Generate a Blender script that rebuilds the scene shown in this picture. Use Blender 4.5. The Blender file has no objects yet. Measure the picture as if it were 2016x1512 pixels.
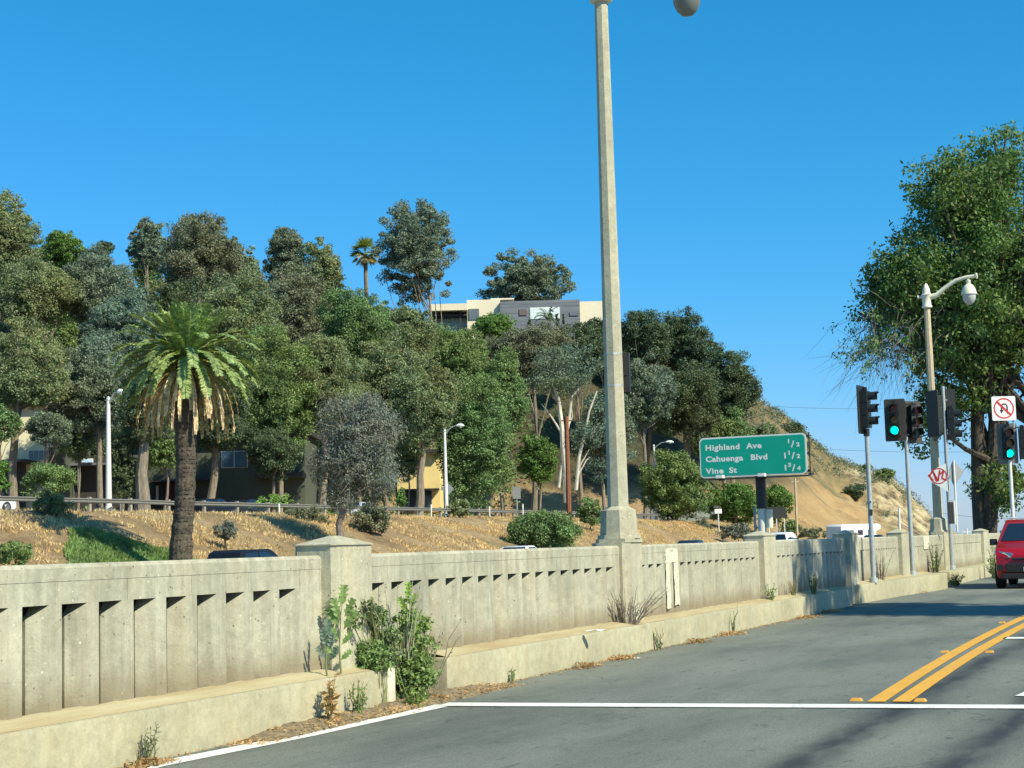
import bpy, bmesh, math, random
import numpy as np
from mathutils import Matrix, Vector
R = math.radians
sc = bpy.context.scene
COL = sc.collection

# ------------------------------------------------------------------ camera
F = 3260.0; CX, CY = 1008.0, 756.0; HC = 1.4
PITCH = math.atan(318 / F); ROLL = 0.028
_f = np.array([0, math.cos(PITCH), math.sin(PITCH)])
_r0 = np.array([1.0, 0, 0]); _u0 = np.array([0, -math.sin(PITCH), math.cos(PITCH)])
_r = _r0 * math.cos(ROLL) - _u0 * math.sin(ROLL)
_u = _u0 * math.cos(ROLL) + _r0 * math.sin(ROLL)
cam_d = bpy.data.cameras.new('camera'); cam = bpy.data.objects.new('camera', cam_d); COL.objects.link(cam)
cam_d.sensor_width = 36; cam_d.lens = F / 2016 * 36; cam_d.clip_start = 0.1; cam_d.clip_end = 9000
M = Matrix.Identity(4)
for i in range(3):
    M[i][0] = _r[i]; M[i][1] = _u[i]; M[i][2] = -_f[i]
M[2][3] = HC
cam.matrix_world = M
sc.camera = cam

# ------------------------------------------------------------------ sky, sun, exposure
SUN_AZ = math.atan2(0.78, -0.63)      # clockwise from +Y
SUN_EL = R(42)
w = bpy.data.worlds.new("World"); sc.world = w; w.use_nodes = True
nt = w.node_tree; nt.nodes.clear()
sky = nt.nodes.new('ShaderNodeTexSky'); sky.sky_type = 'NISHITA'; sky.sun_disc = False
sky.sun_elevation = SUN_EL; sky.sun_rotation = SUN_AZ
sky.altitude = 200; sky.air_density = 1.0; sky.dust_density = 0.3; sky.ozone_density = 3.0
hs = nt.nodes.new('ShaderNodeHueSaturation'); hs.inputs['Saturation'].default_value = 1.0
bg = nt.nodes.new('ShaderNodeBackground'); bg.inputs[1].default_value = 0.13
out = nt.nodes.new('ShaderNodeOutputWorld')
nt.nodes.remove(hs)
sep = nt.nodes.new('ShaderNodeSeparateColor'); cmb = nt.nodes.new('ShaderNodeCombineColor'); nt.links.new(sky.outputs[0], sep.inputs[0])
def _m(op, a, b):
    q = nt.nodes.new('ShaderNodeMath'); q.operation = op
    for s_, v_ in zip(q.inputs, (a, b)):
        if hasattr(v_, 'links'): nt.links.new(v_, s_)
        else: s_.default_value = v_
    return q.outputs[0]
# clear dry air: a deeper, less red sky than the default model
nt.links.new(_m('MINIMUM', _m('MULTIPLY', _m('POWER', sep.outputs[0], 2.0), 0.082), _m('MULTIPLY', sep.outputs[0], 0.9)), cmb.inputs[0])
nt.links.new(_m('MULTIPLY', _m('POWER', sep.outputs[1], 0.8), 0.917), cmb.inputs[1]); nt.links.new(_m('MULTIPLY', _m('POWER', sep.outputs[2], 0.85), 1.241), cmb.inputs[2])
nt.links.new(cmb.outputs[0], bg.inputs[0]); nt.links.new(bg.outputs[0], out.inputs[0])
ld = bpy.data.lights.new('sun', 'SUN'); ld.energy = 5.0; ld.angle = R(0.5); ld.color = (1.0, 0.93, 0.72)
sun = bpy.data.objects.new('sun', ld); COL.objects.link(sun)
sdir = Vector((math.sin(SUN_AZ) * math.cos(SUN_EL), math.cos(SUN_AZ) * math.cos(SUN_EL), math.sin(SUN_EL)))
sun.rotation_euler = sdir.to_track_quat('Z', 'Y').to_euler(); sun.location = (20, -20, 40)
sc.view_settings.view_transform = 'Standard'; sc.view_settings.look = 'None'
sc.view_settings.exposure = 0.35; sc.view_settings.gamma = 1
sc.cycles.max_bounces = 6; sc.cycles.transparent_max_bounces = 8

# ------------------------------------------------------------------ survey helpers (photo pixel -> world point)
def D(x, y): return _f + _r * (x - CX) / F - _u * (y - CY) / F
def at(x, y, Y):
    d = D(x, y); return np.array([0, 0, HC]) + d * Y / d[1]
def ground(x, y, h=0.0):
    d = D(x, y); return np.array([0, 0, HC]) + d * (h - HC) / d[2]
_v = D(2390, 1035); TH = math.atan2(_v[0], _v[1]); ST, CT = math.sin(TH), math.cos(TH)
def W(t, L, z=0.0): return np.array([t * ST - L * CT, t * CT + L * ST, z])
def TL(P): return P[0] * ST + P[1] * CT, -P[0] * CT + P[1] * ST
def onL(x, y, L):
    d = D(x, y); k = L / (-d[0] * CT + d[1] * ST); return np.array([0, 0, HC]) + d * k
ROADROT = math.pi / 2 - TH     # local x -> along the road, local y -> to the left of it

# ------------------------------------------------------------------ mesh builder
class MB:
    def __init__(s): s.v = []; s.f = []
    def add(s, v, f):
        n = len(s.v); s.v += [tuple(map(float, p)) for p in v]; s.f += [tuple(i + n for i in q) for q in f]; return s
    def box(s, x0, x1, y0, y1, z0, z1, M=None):
        v = [(x, y, z) for z in (z0, z1) for y in (y0, y1) for x in (x0, x1)]
        if M is not None: v = [M @ Vector(p) for p in v]
        return s.add(v, [(0, 2, 3, 1), (4, 5, 7, 6), (0, 1, 5, 4), (2, 6, 7, 3), (0, 4, 6, 2), (1, 3, 7, 5)])
    def prism(s, poly, z0, z1, scale_top=1.0, fn=None):
        n = len(poly); cx = sum(p[0] for p in poly) / n; cy = sum(p[1] for p in poly) / n
        a = sum(poly[i][0] * poly[(i + 1) % n][1] - poly[(i + 1) % n][0] * poly[i][1] for i in range(n))
        if a < 0: poly = poly[::-1]
        v = [(p[0], p[1], z0) for p in poly] + [(cx + (p[0] - cx) * scale_top, cy + (p[1] - cy) * scale_top, z1) for p in poly]
        if fn: v = [fn(p) for p in v]
        f = [tuple(range(n))[::-1], tuple(range(n, 2 * n))] + [(i, (i + 1) % n, n + (i + 1) % n, n + i) for i in range(n)]
        return s.add(v, f)
    def tube(s, pts, rad, n=8, caps=True):
        pts = [np.array(p, float) for p in pts]
        if not hasattr(rad, '__len__'): rad = [rad] * len(pts)
        rings = []; up = None
        for i, p in enumerate(pts):
            a = pts[min(i + 1, len(pts) - 1)] - pts[max(i - 1, 0)]; a = a / (np.linalg.norm(a) + 1e-9)
            if up is None:
                up = np.cross(a, (0.3, 0.9, 0.1)) if abs(a[2]) > 0.9 else np.cross(a, (0, 0, 1.0))
            u = up - a * (up @ a); u /= (np.linalg.norm(u) + 1e-9); up = u; w_ = np.cross(a, u)
            rings.append([p + rad[i] * (math.cos(2 * math.pi * k / n) * u + math.sin(2 * math.pi * k / n) * w_) for k in range(n)])
        v = [q for r_ in rings for q in r_]; f = []
        for i in range(len(pts) - 1):
            for k in range(n):
                f.append((i * n + k, i * n + (k + 1) % n, (i + 1) * n + (k + 1) % n, (i + 1) * n + k))
        if caps: f += [tuple(range(n))[::-1], tuple(range(len(v) - n, len(v)))]
        return s.add(v, f)
    def lathe(s, prof, c=(0, 0, 0), n=20):
        v = []; f = []
        for (r_, z) in prof:
            for k in range(n):
                a = 2 * math.pi * k / n; v.append((c[0] + r_ * math.cos(a), c[1] + r_ * math.sin(a), c[2] + z))
        m = len(prof)
        for i in range(m - 1):
            for k in range(n):
                f.append((i * n + k, i * n + (k + 1) % n, (i + 1) * n + (k + 1) % n, (i + 1) * n + k))
        f += [tuple(range(n))[::-1], tuple(range((m - 1) * n, m * n))]
        return s.add(v, f)
    def xf(s, M):
        s.v = [tuple(M @ Vector(p)) for p in s.v]; return s
    def build(s, name, mat, parent=None, smooth=False, bevel=0):
        me = bpy.data.meshes.new(name); me.from_pydata(s.v, [], s.f); me.update()
        if bevel or True:
            bm = bmesh.new(); bm.from_mesh(me)
            bmesh.ops.recalc_face_normals(bm, faces=bm.faces)
            if bevel: bmesh.ops.bevel(bm, geom=list(bm.edges), offset=bevel, segments=2, affect='EDGES', profile=0.6)
            bm.to_mesh(me); bm.free()
        me.materials.append(mat)
        if smooth:
            me.polygons.foreach_set('use_smooth', [True] * len(me.polygons))
            try: me.set_sharp_from_angle(angle=R(40))
            except Exception: pass
        o = bpy.data.objects.new(name, me); COL.objects.link(o)
        if parent is not None: o.parent = parent
        return o

def tag(o, label=None, cat=None, group=None, kind=None):
    if label: o['label'] = label
    if cat: o['category'] = cat
    if group: o['group'] = group
    if kind: o['kind'] = kind
    return o
def thing(name, loc, rz, label, cat, group=None):
    o = bpy.data.objects.new(name, None); COL.objects.link(o); o.empty_display_size = 0.2
    o.location = tuple(map(float, loc)); o.rotation_euler = (0, 0, rz)
    return tag(o, label, cat, group)
def inv(o): return (Matrix.Translation(o.location) @ Matrix.Rotation(o.rotation_euler[2], 4, 'Z')).inverted()

def quads(name, V, mat, parent=None):
    """V: (n,4,3) array of separate quads"""
    n = len(V); me = bpy.data.meshes.new(name)
    me.vertices.add(n * 4); me.vertices.foreach_set('co', V.reshape(-1).astype(np.float32))
    me.loops.add(n * 4); me.loops.foreach_set('vertex_index', np.arange(n * 4, dtype=np.int32))
    me.polygons.add(n); me.polygons.foreach_set('loop_start', np.arange(0, n * 4, 4, dtype=np.int32))
    try: me.polygons.foreach_set('loop_total', np.full(n, 4, dtype=np.int32))
    except Exception: pass
    me.update(calc_edges=True); me.materials.append(mat)
    o = bpy.data.objects.new(name, me); COL.objects.link(o)
    if parent is not None: o.parent = parent
    return o
def leafq(P, A, B, ln, wd):
    """rhombus leaves: centre P, axis A, side B (unit)"""
    ln = np.reshape(ln, (-1, 1)); wd = np.reshape(wd, (-1, 1))
    return np.stack([P - A * ln / 2, P + B * wd / 2 - A * ln * 0.08, P + A * ln / 2, P - B * wd / 2 - A * ln * 0.08], axis=1)
def unit(v): return v / (np.linalg.norm(v, axis=-1, keepdims=True) + 1e-9)

# ------------------------------------------------------------------ materials
def mat_new(name):
    m = bpy.data.materials.new(name); m.use_nodes = True; n = m.node_tree
    b = n.nodes['Principled BSDF']; b.inputs['Roughness'].default_value = 0.75
    try: b.inputs['Specular IOR Level'].default_value = 0.3
    except Exception: pass
    return m, n, b
def N(n, t, **k):
    o = n.nodes.new(t)
    for a, b in k.items():
        if a.startswith('i_'): o.inputs[a[2:].replace('_', ' ')].default_value = b
        else: setattr(o, a, b)
    return o
def pos(n, scale=(1, 1, 1), rot=0.0, tex='world'):
    if tex == 'world': g = N(n, 'ShaderNodeNewGeometry'); o = g.outputs['Position']
    else: g = N(n, 'ShaderNodeTexCoord'); o = g.outputs['Object']
    mp = N(n, 'ShaderNodeMapping'); n.links.new(o, mp.inputs[0])
    mp.inputs['Scale'].default_value = scale; mp.inputs['Rotation'].default_value = (0, 0, rot)
    return mp.outputs[0]
def rotpos(n, scale=(1, 1, 1)):
    """road frame coordinates: x along road, y to its left"""
    g = N(n, 'ShaderNodeNewGeometry'); a = N(n, 'ShaderNodeMapping'); n.links.new(g.outputs['Position'], a.inputs[0])
    a.inputs['Rotation'].default_value = (0, 0, -ROADROT)
    b = N(n, 'ShaderNodeMapping'); n.links.new(a.outputs[0], b.inputs[0]); b.inputs['Scale'].default_value = scale
    return b.outputs[0]
def noise(n, vec, scale, detail=4, rough=0.6):
    t = N(n, 'ShaderNodeTexNoise'); t.inputs['Scale'].default_value = scale; t.inputs['Detail'].default_value = detail
    t.inputs['Roughness'].default_value = rough; n.links.new(vec, t.inputs['Vector']); return t.outputs['Fac']
def ramp(n, fac, stops):
    r_ = N(n, 'ShaderNodeValToRGB'); e = r_.color_ramp.elements
    while len(e) < len(stops): e.new(0.5)
    for i, (p, c) in enumerate(stops):
        e[i].position = p; e[i].color = (c, c, c, 1) if not hasattr(c, '__len__') else (*c, 1)
    n.links.new(fac, r_.inputs[0]); return r_.outputs[0]
def mix(n, fac, a, b, mode='MIX'):
    m = N(n, 'ShaderNodeMix', data_type='RGBA', blend_type=mode)
    for s, v in ((m.inputs[0], fac), (m.inputs[6], a), (m.inputs[7], b)):
        if hasattr(v, 'is_output') or hasattr(v, 'links'): n.links.new(v, s)
        elif hasattr(v, '__len__'): s.default_value = (*v, 1)
        else: s.default_value = v
    return m.outputs[2]
def math_(n, op, a, b=0.0, c=0.0):
    m = N(n, 'ShaderNodeMath', operation=op)
    for s, v in zip(m.inputs, (a, b, c)):
        if hasattr(v, 'links'): n.links.new(v, s)
        else: s.default_value = v
    return m.outputs[0]
def bump(n, b, h, strength=0.3, dist=0.02):
    u = N(n, 'ShaderNodeBump'); u.inputs['Strength'].default_value = strength; u.inputs['Distance'].default_value = dist
    n.links.new(h, u.inputs['Height']); n.links.new(u.outputs[0], b.inputs['Normal'])

def plain(name, c, rough=0.6, metal=0.0, var=0.12, scale=6.0, spec=0.4):
    m, n, b = mat_new(name); f = noise(n, pos(n), scale, 5)
    k = ramp(n, f, [(0.3, 1 - var), (0.7, 1 + var)])
    n.links.new(mix(n, 1.0, c, k, 'MULTIPLY'), b.inputs['Base Color'])
    b.inputs['Roughness'].default_value = rough; b.inputs['Metallic'].default_value = metal
    b.inputs['Specular IOR Level'].default_value = spec
    return m
def concrete(name, c, streak=0.35, speck=1.0, warm=0.3, dirt_z=None):
    m, n, b = mat_new(name); p = pos(n)
    big = ramp(n, noise(n, p, 0.9, 5), [(0.3, 0.8), (0.7, 1.12)])
    mid = ramp(n, noise(n, p, 9, 8, 0.8), [(0.32, 0.76), (0.68, 1.18)])
    st = ramp(n, noise(n, pos(n, (9, 9, 0.7)), 1.0, 5, 0.65), [(0.42, 1.0), (0.62, 1 - streak)])
    col = mix(n, 1.0, c, big, 'MULTIPLY'); col = mix(n, 1.0, col, mid, 'MULTIPLY'); col = mix(n, 1.0, col, st, 'MULTIPLY')
    wn = ramp(n, noise(n, pos(n, (3, 3, 0.8)), 1.0, 4), [(0.45, 0.0), (0.7, warm)])
    col = mix(n, wn, col, (c[0] * 1.05, c[1] * 0.8, c[2] * 0.55))
    vo = N(n, 'ShaderNodeTexVoronoi'); vo.inputs['Scale'].default_value = 20; n.links.new(p, vo.inputs['Vector'])
    pt = ramp(n, vo.outputs['Distance'], [(0.10, 1.0), (0.2, 0.0)])
    sel = ramp(n, noise(n, p, 4, 4, .7), [(0.44, 0.0), (0.58, min(1, 0.75 * speck))])
    wh = ramp(n, vo.outputs['Color'], [(0.45, 0.25), (0.55, 1.5)])
    pc = mix(n, 1.0, c, wh, 'MULTIPLY'); col = mix(n, math_(n, 'MULTIPLY', pt, sel), col, pc)
    if dirt_z is not None:
        g = N(n, 'ShaderNodeSeparateXYZ'); n.links.new(p, g.inputs[0])
        zz = math_(n, 'ADD', g.outputs[2], math_(n, 'MULTIPLY', noise(n, pos(n, (4, 4, 1)), 1.5, 5), -0.25))
        dz = ramp(n, zz, [(dirt_z - 0.16, 0.75), (dirt_z + 0.05, 0.0)])
        col = mix(n, dz, col, (0.22, 0.18, 0.11))
    n.links.new(col, b.inputs['Base Color']); b.inputs['Roughness'].default_value = 0.9
    bump(n, b, noise(n, p, 45, 5, 0.7), 0.5, 0.012)
    return m
def leafmat(name, c1, c2, c3=None, trans=0.25):
    m, n, b = mat_new(name)
    g = N(n, 'ShaderNodeNewGeometry'); rnd = g.outputs['Random Per Island']
    c3 = c3 or c1
    col = ramp(n, rnd, [(0.0, c1), (0.55, c2), (0.93, c2), (1.0, c3)])
    nz = ramp(n, noise(n, pos(n), 0.65, 5, 0.7), [(0.3, 0.6), (0.7, 1.85)])
    hz_ = ramp(n, noise(n, pos(n), 0.13, 3, 0.5), [(0.35, (1.07, 1.0, .9)), (0.65, (.9, 1.02, 1.12))]); nz = mix(n, 1.0, nz, hz_, 'MULTIPLY')
    col = mix(n, 1.0, col, nz, 'MULTIPLY')
    n.links.new(col, b.inputs['Base Color']); b.inputs['Roughness'].default_value = 0.55
    b.inputs['Specular IOR Level'].default_value = 0.35
    tr = N(n, 'ShaderNodeBsdfTranslucent'); n.links.new(mix(n, 1.0, col, (1.0, 1.1, 0.5), 'MULTIPLY'), tr.inputs[0])
    ms = N(n, 'ShaderNodeMixShader'); ms.inputs[0].default_value = trans
    n.links.new(b.outputs[0], ms.inputs[1]); n.links.new(tr.outputs[0], ms.inputs[2])
    n.links.new(ms.outputs[0], n.nodes['Material Output'].inputs[0])
    return m
def barkmat(name, c1, c2, sc_=(6, 6, 1.2)):
    m, n, b = mat_new(name)
    f = noise(n, pos(n, sc_), 1.5, 5, 0.7); n.links.new(ramp(n, f, [(0.35, c1), (0.65, c2)]), b.inputs['Base Color'])
    b.inputs['Roughness'].default_value = 0.9; bump(n, b, f, 0.8, 0.05); return m
def emit(name, c, s):
    m, n, b = mat_new(name); b.inputs['Base Color'].default_value = (*c, 1)
    b.inputs['Emission Color'].default_value = (*c, 1); b.inputs['Emission Strength'].default_value = s; return m
def glass(name, c, rough=0.05):
    m, n, b = mat_new(name); b.inputs['Base Color'].default_value = (*c, 1); b.inputs['Roughness'].default_value = rough
    b.inputs['Specular IOR Level'].default_value = 0.8; return m

K_WALL = concrete('parapet_concrete', (0.445, 0.435, 0.325), 0.22, 1.8, 0.2, 0.48)
K_PIL = concrete('pillar_concrete', (0.50, 0.48, 0.345), 0.16, 1.5, 0.2)
K_POST = concrete('post_concrete', (0.47, 0.455, 0.33), 0.05, 1.0, 0.15)
K_KERB = concrete('kerb_concrete', (0.44, 0.415, 0.275), 0.06, 0.5, 0.25)
def walkmat():
    m, n, b = mat_new('walkway_concrete'); p = rotpos(n)
    f = noise(n, rotpos(n, (0.5, 3, 1)), 1.5, 5); c = ramp(n, f, [(0.3, (0.36, 0.27, 0.14)), (0.55, (0.44, 0.38, 0.22)), (0.75, (0.5, 0.46, 0.29))])
    n.links.new(c, b.inputs['Base Color']); b.inputs['Roughness'].default_value = 0.95
    bump(n, b, noise(n, p, 40, 4), 0.5, 0.01); return m
K_WALK = walkmat()
STREAKS = []
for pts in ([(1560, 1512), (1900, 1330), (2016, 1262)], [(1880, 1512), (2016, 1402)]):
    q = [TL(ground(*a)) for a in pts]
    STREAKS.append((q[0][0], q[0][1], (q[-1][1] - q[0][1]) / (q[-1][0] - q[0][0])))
def asphalt():
    m, n, b = mat_new('asphalt'); p = rotpos(n); s = N(n, 'ShaderNodeSeparateXYZ'); n.links.new(p, s.inputs[0])
    col = ramp(n, noise(n, rotpos(n, (0.25, 0.8, 1)), 0.8, 6, 0.65), [(0.34, (0.112, 0.127, 0.108)), (0.5, (0.168, 0.182, 0.152)), (0.68, (0.208, 0.22, 0.184))])
    grain = ramp(n, noise(n, p, 55, 4, 0.85), [(0.35, 0.62), (0.65, 1.38)])
    col = mix(n, 1.0, col, grain, 'MULTIPLY')
    g2 = ramp(n, noise(n, p, 14, 4, 0.7), [(0.3, 0.88), (0.7, 1.12)]); col = mix(n, 1.0, col, g2, 'MULTIPLY')
    # tar cracks and scuffs
    cr = ramp(n, noise(n, rotpos(n, (0.9, 2.6, 1)), 2.2, 9, 0.78), [(0.57, 0.0), (0.66, 0.75)])
    col = mix(n, cr, col, (0.05, 0.056, 0.052))
    vc = N(n, 'ShaderNodeTexVoronoi', feature='DISTANCE_TO_EDGE'); vc.inputs['Scale'].default_value = 0.55; vv_ = N(n, 'ShaderNodeVectorMath', operation='ADD')
    wn_ = N(n, 'ShaderNodeTexNoise'); wn_.inputs['Scale'].default_value = 1.7; wn_.inputs['Detail'].default_value = 6; n.links.new(p, wn_.inputs['Vector']); n.links.new(p, vv_.inputs[0]); n.links.new(wn_.outputs['Color'], vv_.inputs[1]); n.links.new(vv_.outputs[0], vc.inputs['Vector'])
    ck = ramp(n, vc.outputs['Distance'], [(0.0, 0.55), (0.012, 0.0)]); ck = math_(n, 'MULTIPLY', ck, ramp(n, noise(n, p, .4, 3), [(0.48, 0.0), (0.58, 1.0)])); col = mix(n, ck, col, (0.04, 0.045, 0.042))
    pt_ = N(n, 'ShaderNodeTexVoronoi'); pt_.inputs['Scale'].default_value = 30; n.links.new(p, pt_.inputs['Vector']); col = mix(n, ramp(n, pt_.outputs['Distance'], [(0.08, .5), (0.16, 0.0)]), col, mix(n, 1.0, (0.36, 0.37, 0.33), ramp(n, pt_.outputs['Color'], [(0.45, 0.1), (0.55, 1.0)]), 'MULTIPLY'))
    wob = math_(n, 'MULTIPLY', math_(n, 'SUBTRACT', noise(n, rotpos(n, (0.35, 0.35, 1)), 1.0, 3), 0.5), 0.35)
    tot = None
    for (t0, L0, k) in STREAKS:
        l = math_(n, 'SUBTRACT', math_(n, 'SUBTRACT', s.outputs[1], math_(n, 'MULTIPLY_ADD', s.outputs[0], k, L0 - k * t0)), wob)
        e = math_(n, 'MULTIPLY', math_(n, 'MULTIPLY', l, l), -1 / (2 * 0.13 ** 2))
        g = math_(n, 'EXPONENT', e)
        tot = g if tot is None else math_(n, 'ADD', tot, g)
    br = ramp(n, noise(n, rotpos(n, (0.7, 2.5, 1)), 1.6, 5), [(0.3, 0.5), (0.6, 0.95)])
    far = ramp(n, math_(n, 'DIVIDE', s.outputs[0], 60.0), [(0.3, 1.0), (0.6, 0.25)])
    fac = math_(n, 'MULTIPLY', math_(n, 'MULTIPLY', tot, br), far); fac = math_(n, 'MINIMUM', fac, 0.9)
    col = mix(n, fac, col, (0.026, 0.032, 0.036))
    n.links.new(col, b.inputs['Base Color']); b.inputs['Roughness'].default_value = 0.85
    bump(n, b, noise(n, p, 160, 2, 0.8), 0.6, 0.006); return m
K_ASPH = asphalt()
def paint(name, c, wear=0.35):
    m, n, b = mat_new(name); f = math_(n, 'ADD', math_(n, 'MULTIPLY', noise(n, pos(n), 22, 7, 0.8), .75), math_(n, 'MULTIPLY', noise(n, pos(n), 1.5, 3), .25))
    f2 = ramp(n, f, [(0.52, 0.0), (0.66, min(1, wear * 1.8))])
    v = ramp(n, noise(n, pos(n), 3, 4), [(0.3, 0.88), (0.7, 1.05)])
    n.links.new(mix(n, f2, mix(n, 1.0, c, v, 'MULTIPLY'), (0.14, 0.14, 0.13)), b.inputs['Base Color']); return m
K_WHITE = paint('road_paint_white', (0.8, 0.8, 0.74)); K_YEL = paint('road_paint_yellow', (0.72, 0.38, 0.05), 0.3)
K_YELM = plain('marker_yellow', (0.65, 0.33, 0.05)); K_WPAINT = paint('wall_paint_white', (0.68, 0.65, 0.49), 0.6)
K_SOIL = plain('soil', (0.20, 0.155, 0.09), 0.95, 0, 0.55, 26)
K_DIRT = plain('dry_earth', (0.34, 0.25, 0.14), 0.95, 0, 0.25, 0.6)
K_GALV = plain('galvanized_steel', (0.42, 0.46, 0.45), 0.5, 0.35, 0.15, 12)
K_WHITEPOLE = plain('pale_painted_steel', (0.72, 0.72, 0.66), 0.5, 0, 0.08)
K_CREAMPOLE = concrete('cream_post_concrete', (0.58, 0.50, 0.33), 0.12, 0.4, 0.2)
K_CREAM = plain('cream_enamel', (0.78, 0.76, 0.58), 0.4, 0, 0.05)
K_BLACK = plain('signal_dark_green_black', (0.022, 0.026, 0.024), 0.5, 0, 0.2, 8)
K_BPLATE = plain('backplate_faded', (0.06, 0.055, 0.045), 0.6, 0, 0.3, 10)
K_GBPL = plain('backplate_grey', (0.16, 0.17, 0.16), 0.6, 0, 0.15, 10)
K_DKMETAL = plain('dark_metal', (0.05, 0.05, 0.045), 0.5, 0.3)
K_GREENSIGN = plain('sign_green', (0.002, 0.40, 0.27), 0.4, 0, 0.05, 2)
K_SIGNW = plain('sign_white', (0.85, 0.88, 0.82), 0.4, 0, 0.02)
K_SIGNRED = plain('sign_red', (0.6, 0.035, 0.03), 0.4, 0, 0.05); K_SIGNBLK = plain('sign_black', (0.03, 0.03, 0.03), 0.4)
K_SIGNGREY = plain('sign_back_aluminium', (0.33, 0.35, 0.34), 0.5, 0.3)
B_TW2 = barkmat('twig_pale', (0.16, 0.14, 0.12), (0.27, 0.24, 0.21)); K_GLOBE = glass('smoked_globe', (0.16, 0.18, 0.17), 0.12); K_GLOBE2 = glass('clear_globe', (0.5, 0.52, 0.48), 0.1)
K_GREENL = emit('lens_green_lit', (0.0, 1.0, 0.62), 2.2)
K_REDL = plain('lens_red_off', (0.22, 0.05, 0.04), 0.3); K_AMBL = plain('lens_amber_off', (0.30, 0.14, 0.04), 0.3)
K_GREENOFF = plain('lens_green_off', (0.02, 0.10, 0.08), 0.3)
K_RUBBER = plain('rubber', (0.02, 0.02, 0.02), 0.8); K_RIM = plain('rim_alloy', (0.4, 0.4, 0.4), 0.35, 0.8)
K_GLASS = glass('car_glass', (0.012, 0.02, 0.032)); K_CHROME = plain('chrome', (0.6, 0.6, 0.6), 0.15, 0.9)
def carpaint(name, c):
    m, n, b = mat_new(name); b.inputs['Base Color'].default_value = (*c, 1); b.inputs['Roughness'].default_value = 0.3
    b.inputs['Coat Weight'].default_value = 0.7; b.inputs['Coat Roughness'].default_value = 0.05; return m
K_RED = carpaint('red_car_paint', (0.33, 0.004, 0.008)); K_CWHITE = carpaint('white_car_paint', (0.8, 0.8, 0.78))
K_CBLUE = carpaint('navy_car_paint', (0.006, 0.008, 0.014)); K_CBLUE.node_tree.nodes['Principled BSDF'].inputs['Coat Weight'].default_value = .15; K_CBLUE.node_tree.nodes['Principled BSDF'].inputs['Roughness'].default_value = .5; K_CBLACK = carpaint('black_car_paint', (0.012, 0.012, 0.014))
K_CSIL = carpaint('silver_car_paint', (0.45, 0.47, 0.5)); K_PLAST = plain('black_trim', (0.02, 0.02, 0.022), 0.6)
B_EUC = barkmat('bark_eucalyptus', (0.14, 0.115, 0.085), (0.32, 0.27, 0.20)); B_DARK = barkmat('bark_dark', (0.05, 0.04, 0.03), (0.12, 0.095, 0.07))
B_WHITE = barkmat('bark_white_gum', (0.42, 0.38, 0.30), (0.72, 0.68, 0.58), (1.5, 1.5, 0.6)); B_PALM = barkmat('bark_palm', (0.04, 0.034, 0.026), (0.15, 0.125, 0.09), (5, 5, 5))
B_RED = barkmat('bark_red_brown', (0.18, 0.07, 0.035), (0.3, 0.13, 0.07)); B_TWIG = barkmat('twig_grey', (0.16, 0.13, 0.10), (0.3, 0.25, 0.2))
LF = {
 'euc':   leafmat('leaf_euc', (0.10, 0.125, 0.08), (0.18, 0.215, 0.145), (0.22, 0.19, 0.12)),
 'olive': leafmat('leaf_olive', (0.105, 0.135, 0.055), (0.205, 0.245, 0.12), (0.26, 0.18, 0.07)),
 'brown': leafmat('leaf_olive_brown', (0.10, 0.12, 0.07), (0.18, 0.195, 0.125), (0.24, 0.19, 0.12)),
 'dark':  leafmat('leaf_dark', (0.045, 0.07, 0.035), (0.095, 0.13, 0.065), (0.14, 0.11, 0.05)),
 'green': leafmat('leaf_green', (0.06, 0.115, 0.025), (0.13, 0.22, 0.05)),
 'mid':   leafmat('leaf_mid_green', (0.085, 0.135, 0.04), (0.175, 0.245, 0.09)),
 'grey':  leafmat('leaf_grey', (0.125, 0.135, 0.11), (0.20, 0.21, 0.17), (0.2, 0.17, 0.13)),
 'blue':  leafmat('leaf_blue_green', (0.08, 0.115, 0.08), (0.17, 0.22, 0.16)),
 'lime':  leafmat('leaf_lime', (0.14, 0.22, 0.04), (0.25, 0.36, 0.09)),
 'dry':   leafmat('leaf_dry', (0.28, 0.17, 0.08), (0.46, 0.28, 0.13), (0.5, 0.36, 0.16)),
 'near':  leafmat('leaf_street_tree', (0.06, 0.105, 0.03), (0.14, 0.21, 0.06), (0.20, 0.17, 0.07), 0.35),
 'palm':  leafmat('leaf_palm', (0.11, 0.155, 0.04), (0.27, 0.335, 0.115)),
 'frond': leafmat('leaf_dead_frond', (0.34, 0.23, 0.12), (0.72, 0.54, 0.32)),
 'weed':  leafmat('leaf_weed', (0.08, 0.13, 0.035), (0.20, 0.28, 0.09)),
 'grass': leafmat('leaf_dry_grass', (0.42, 0.29, 0.14), (0.62, 0.45, 0.23), (0.30, 0.22, 0.13)),
}

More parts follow.
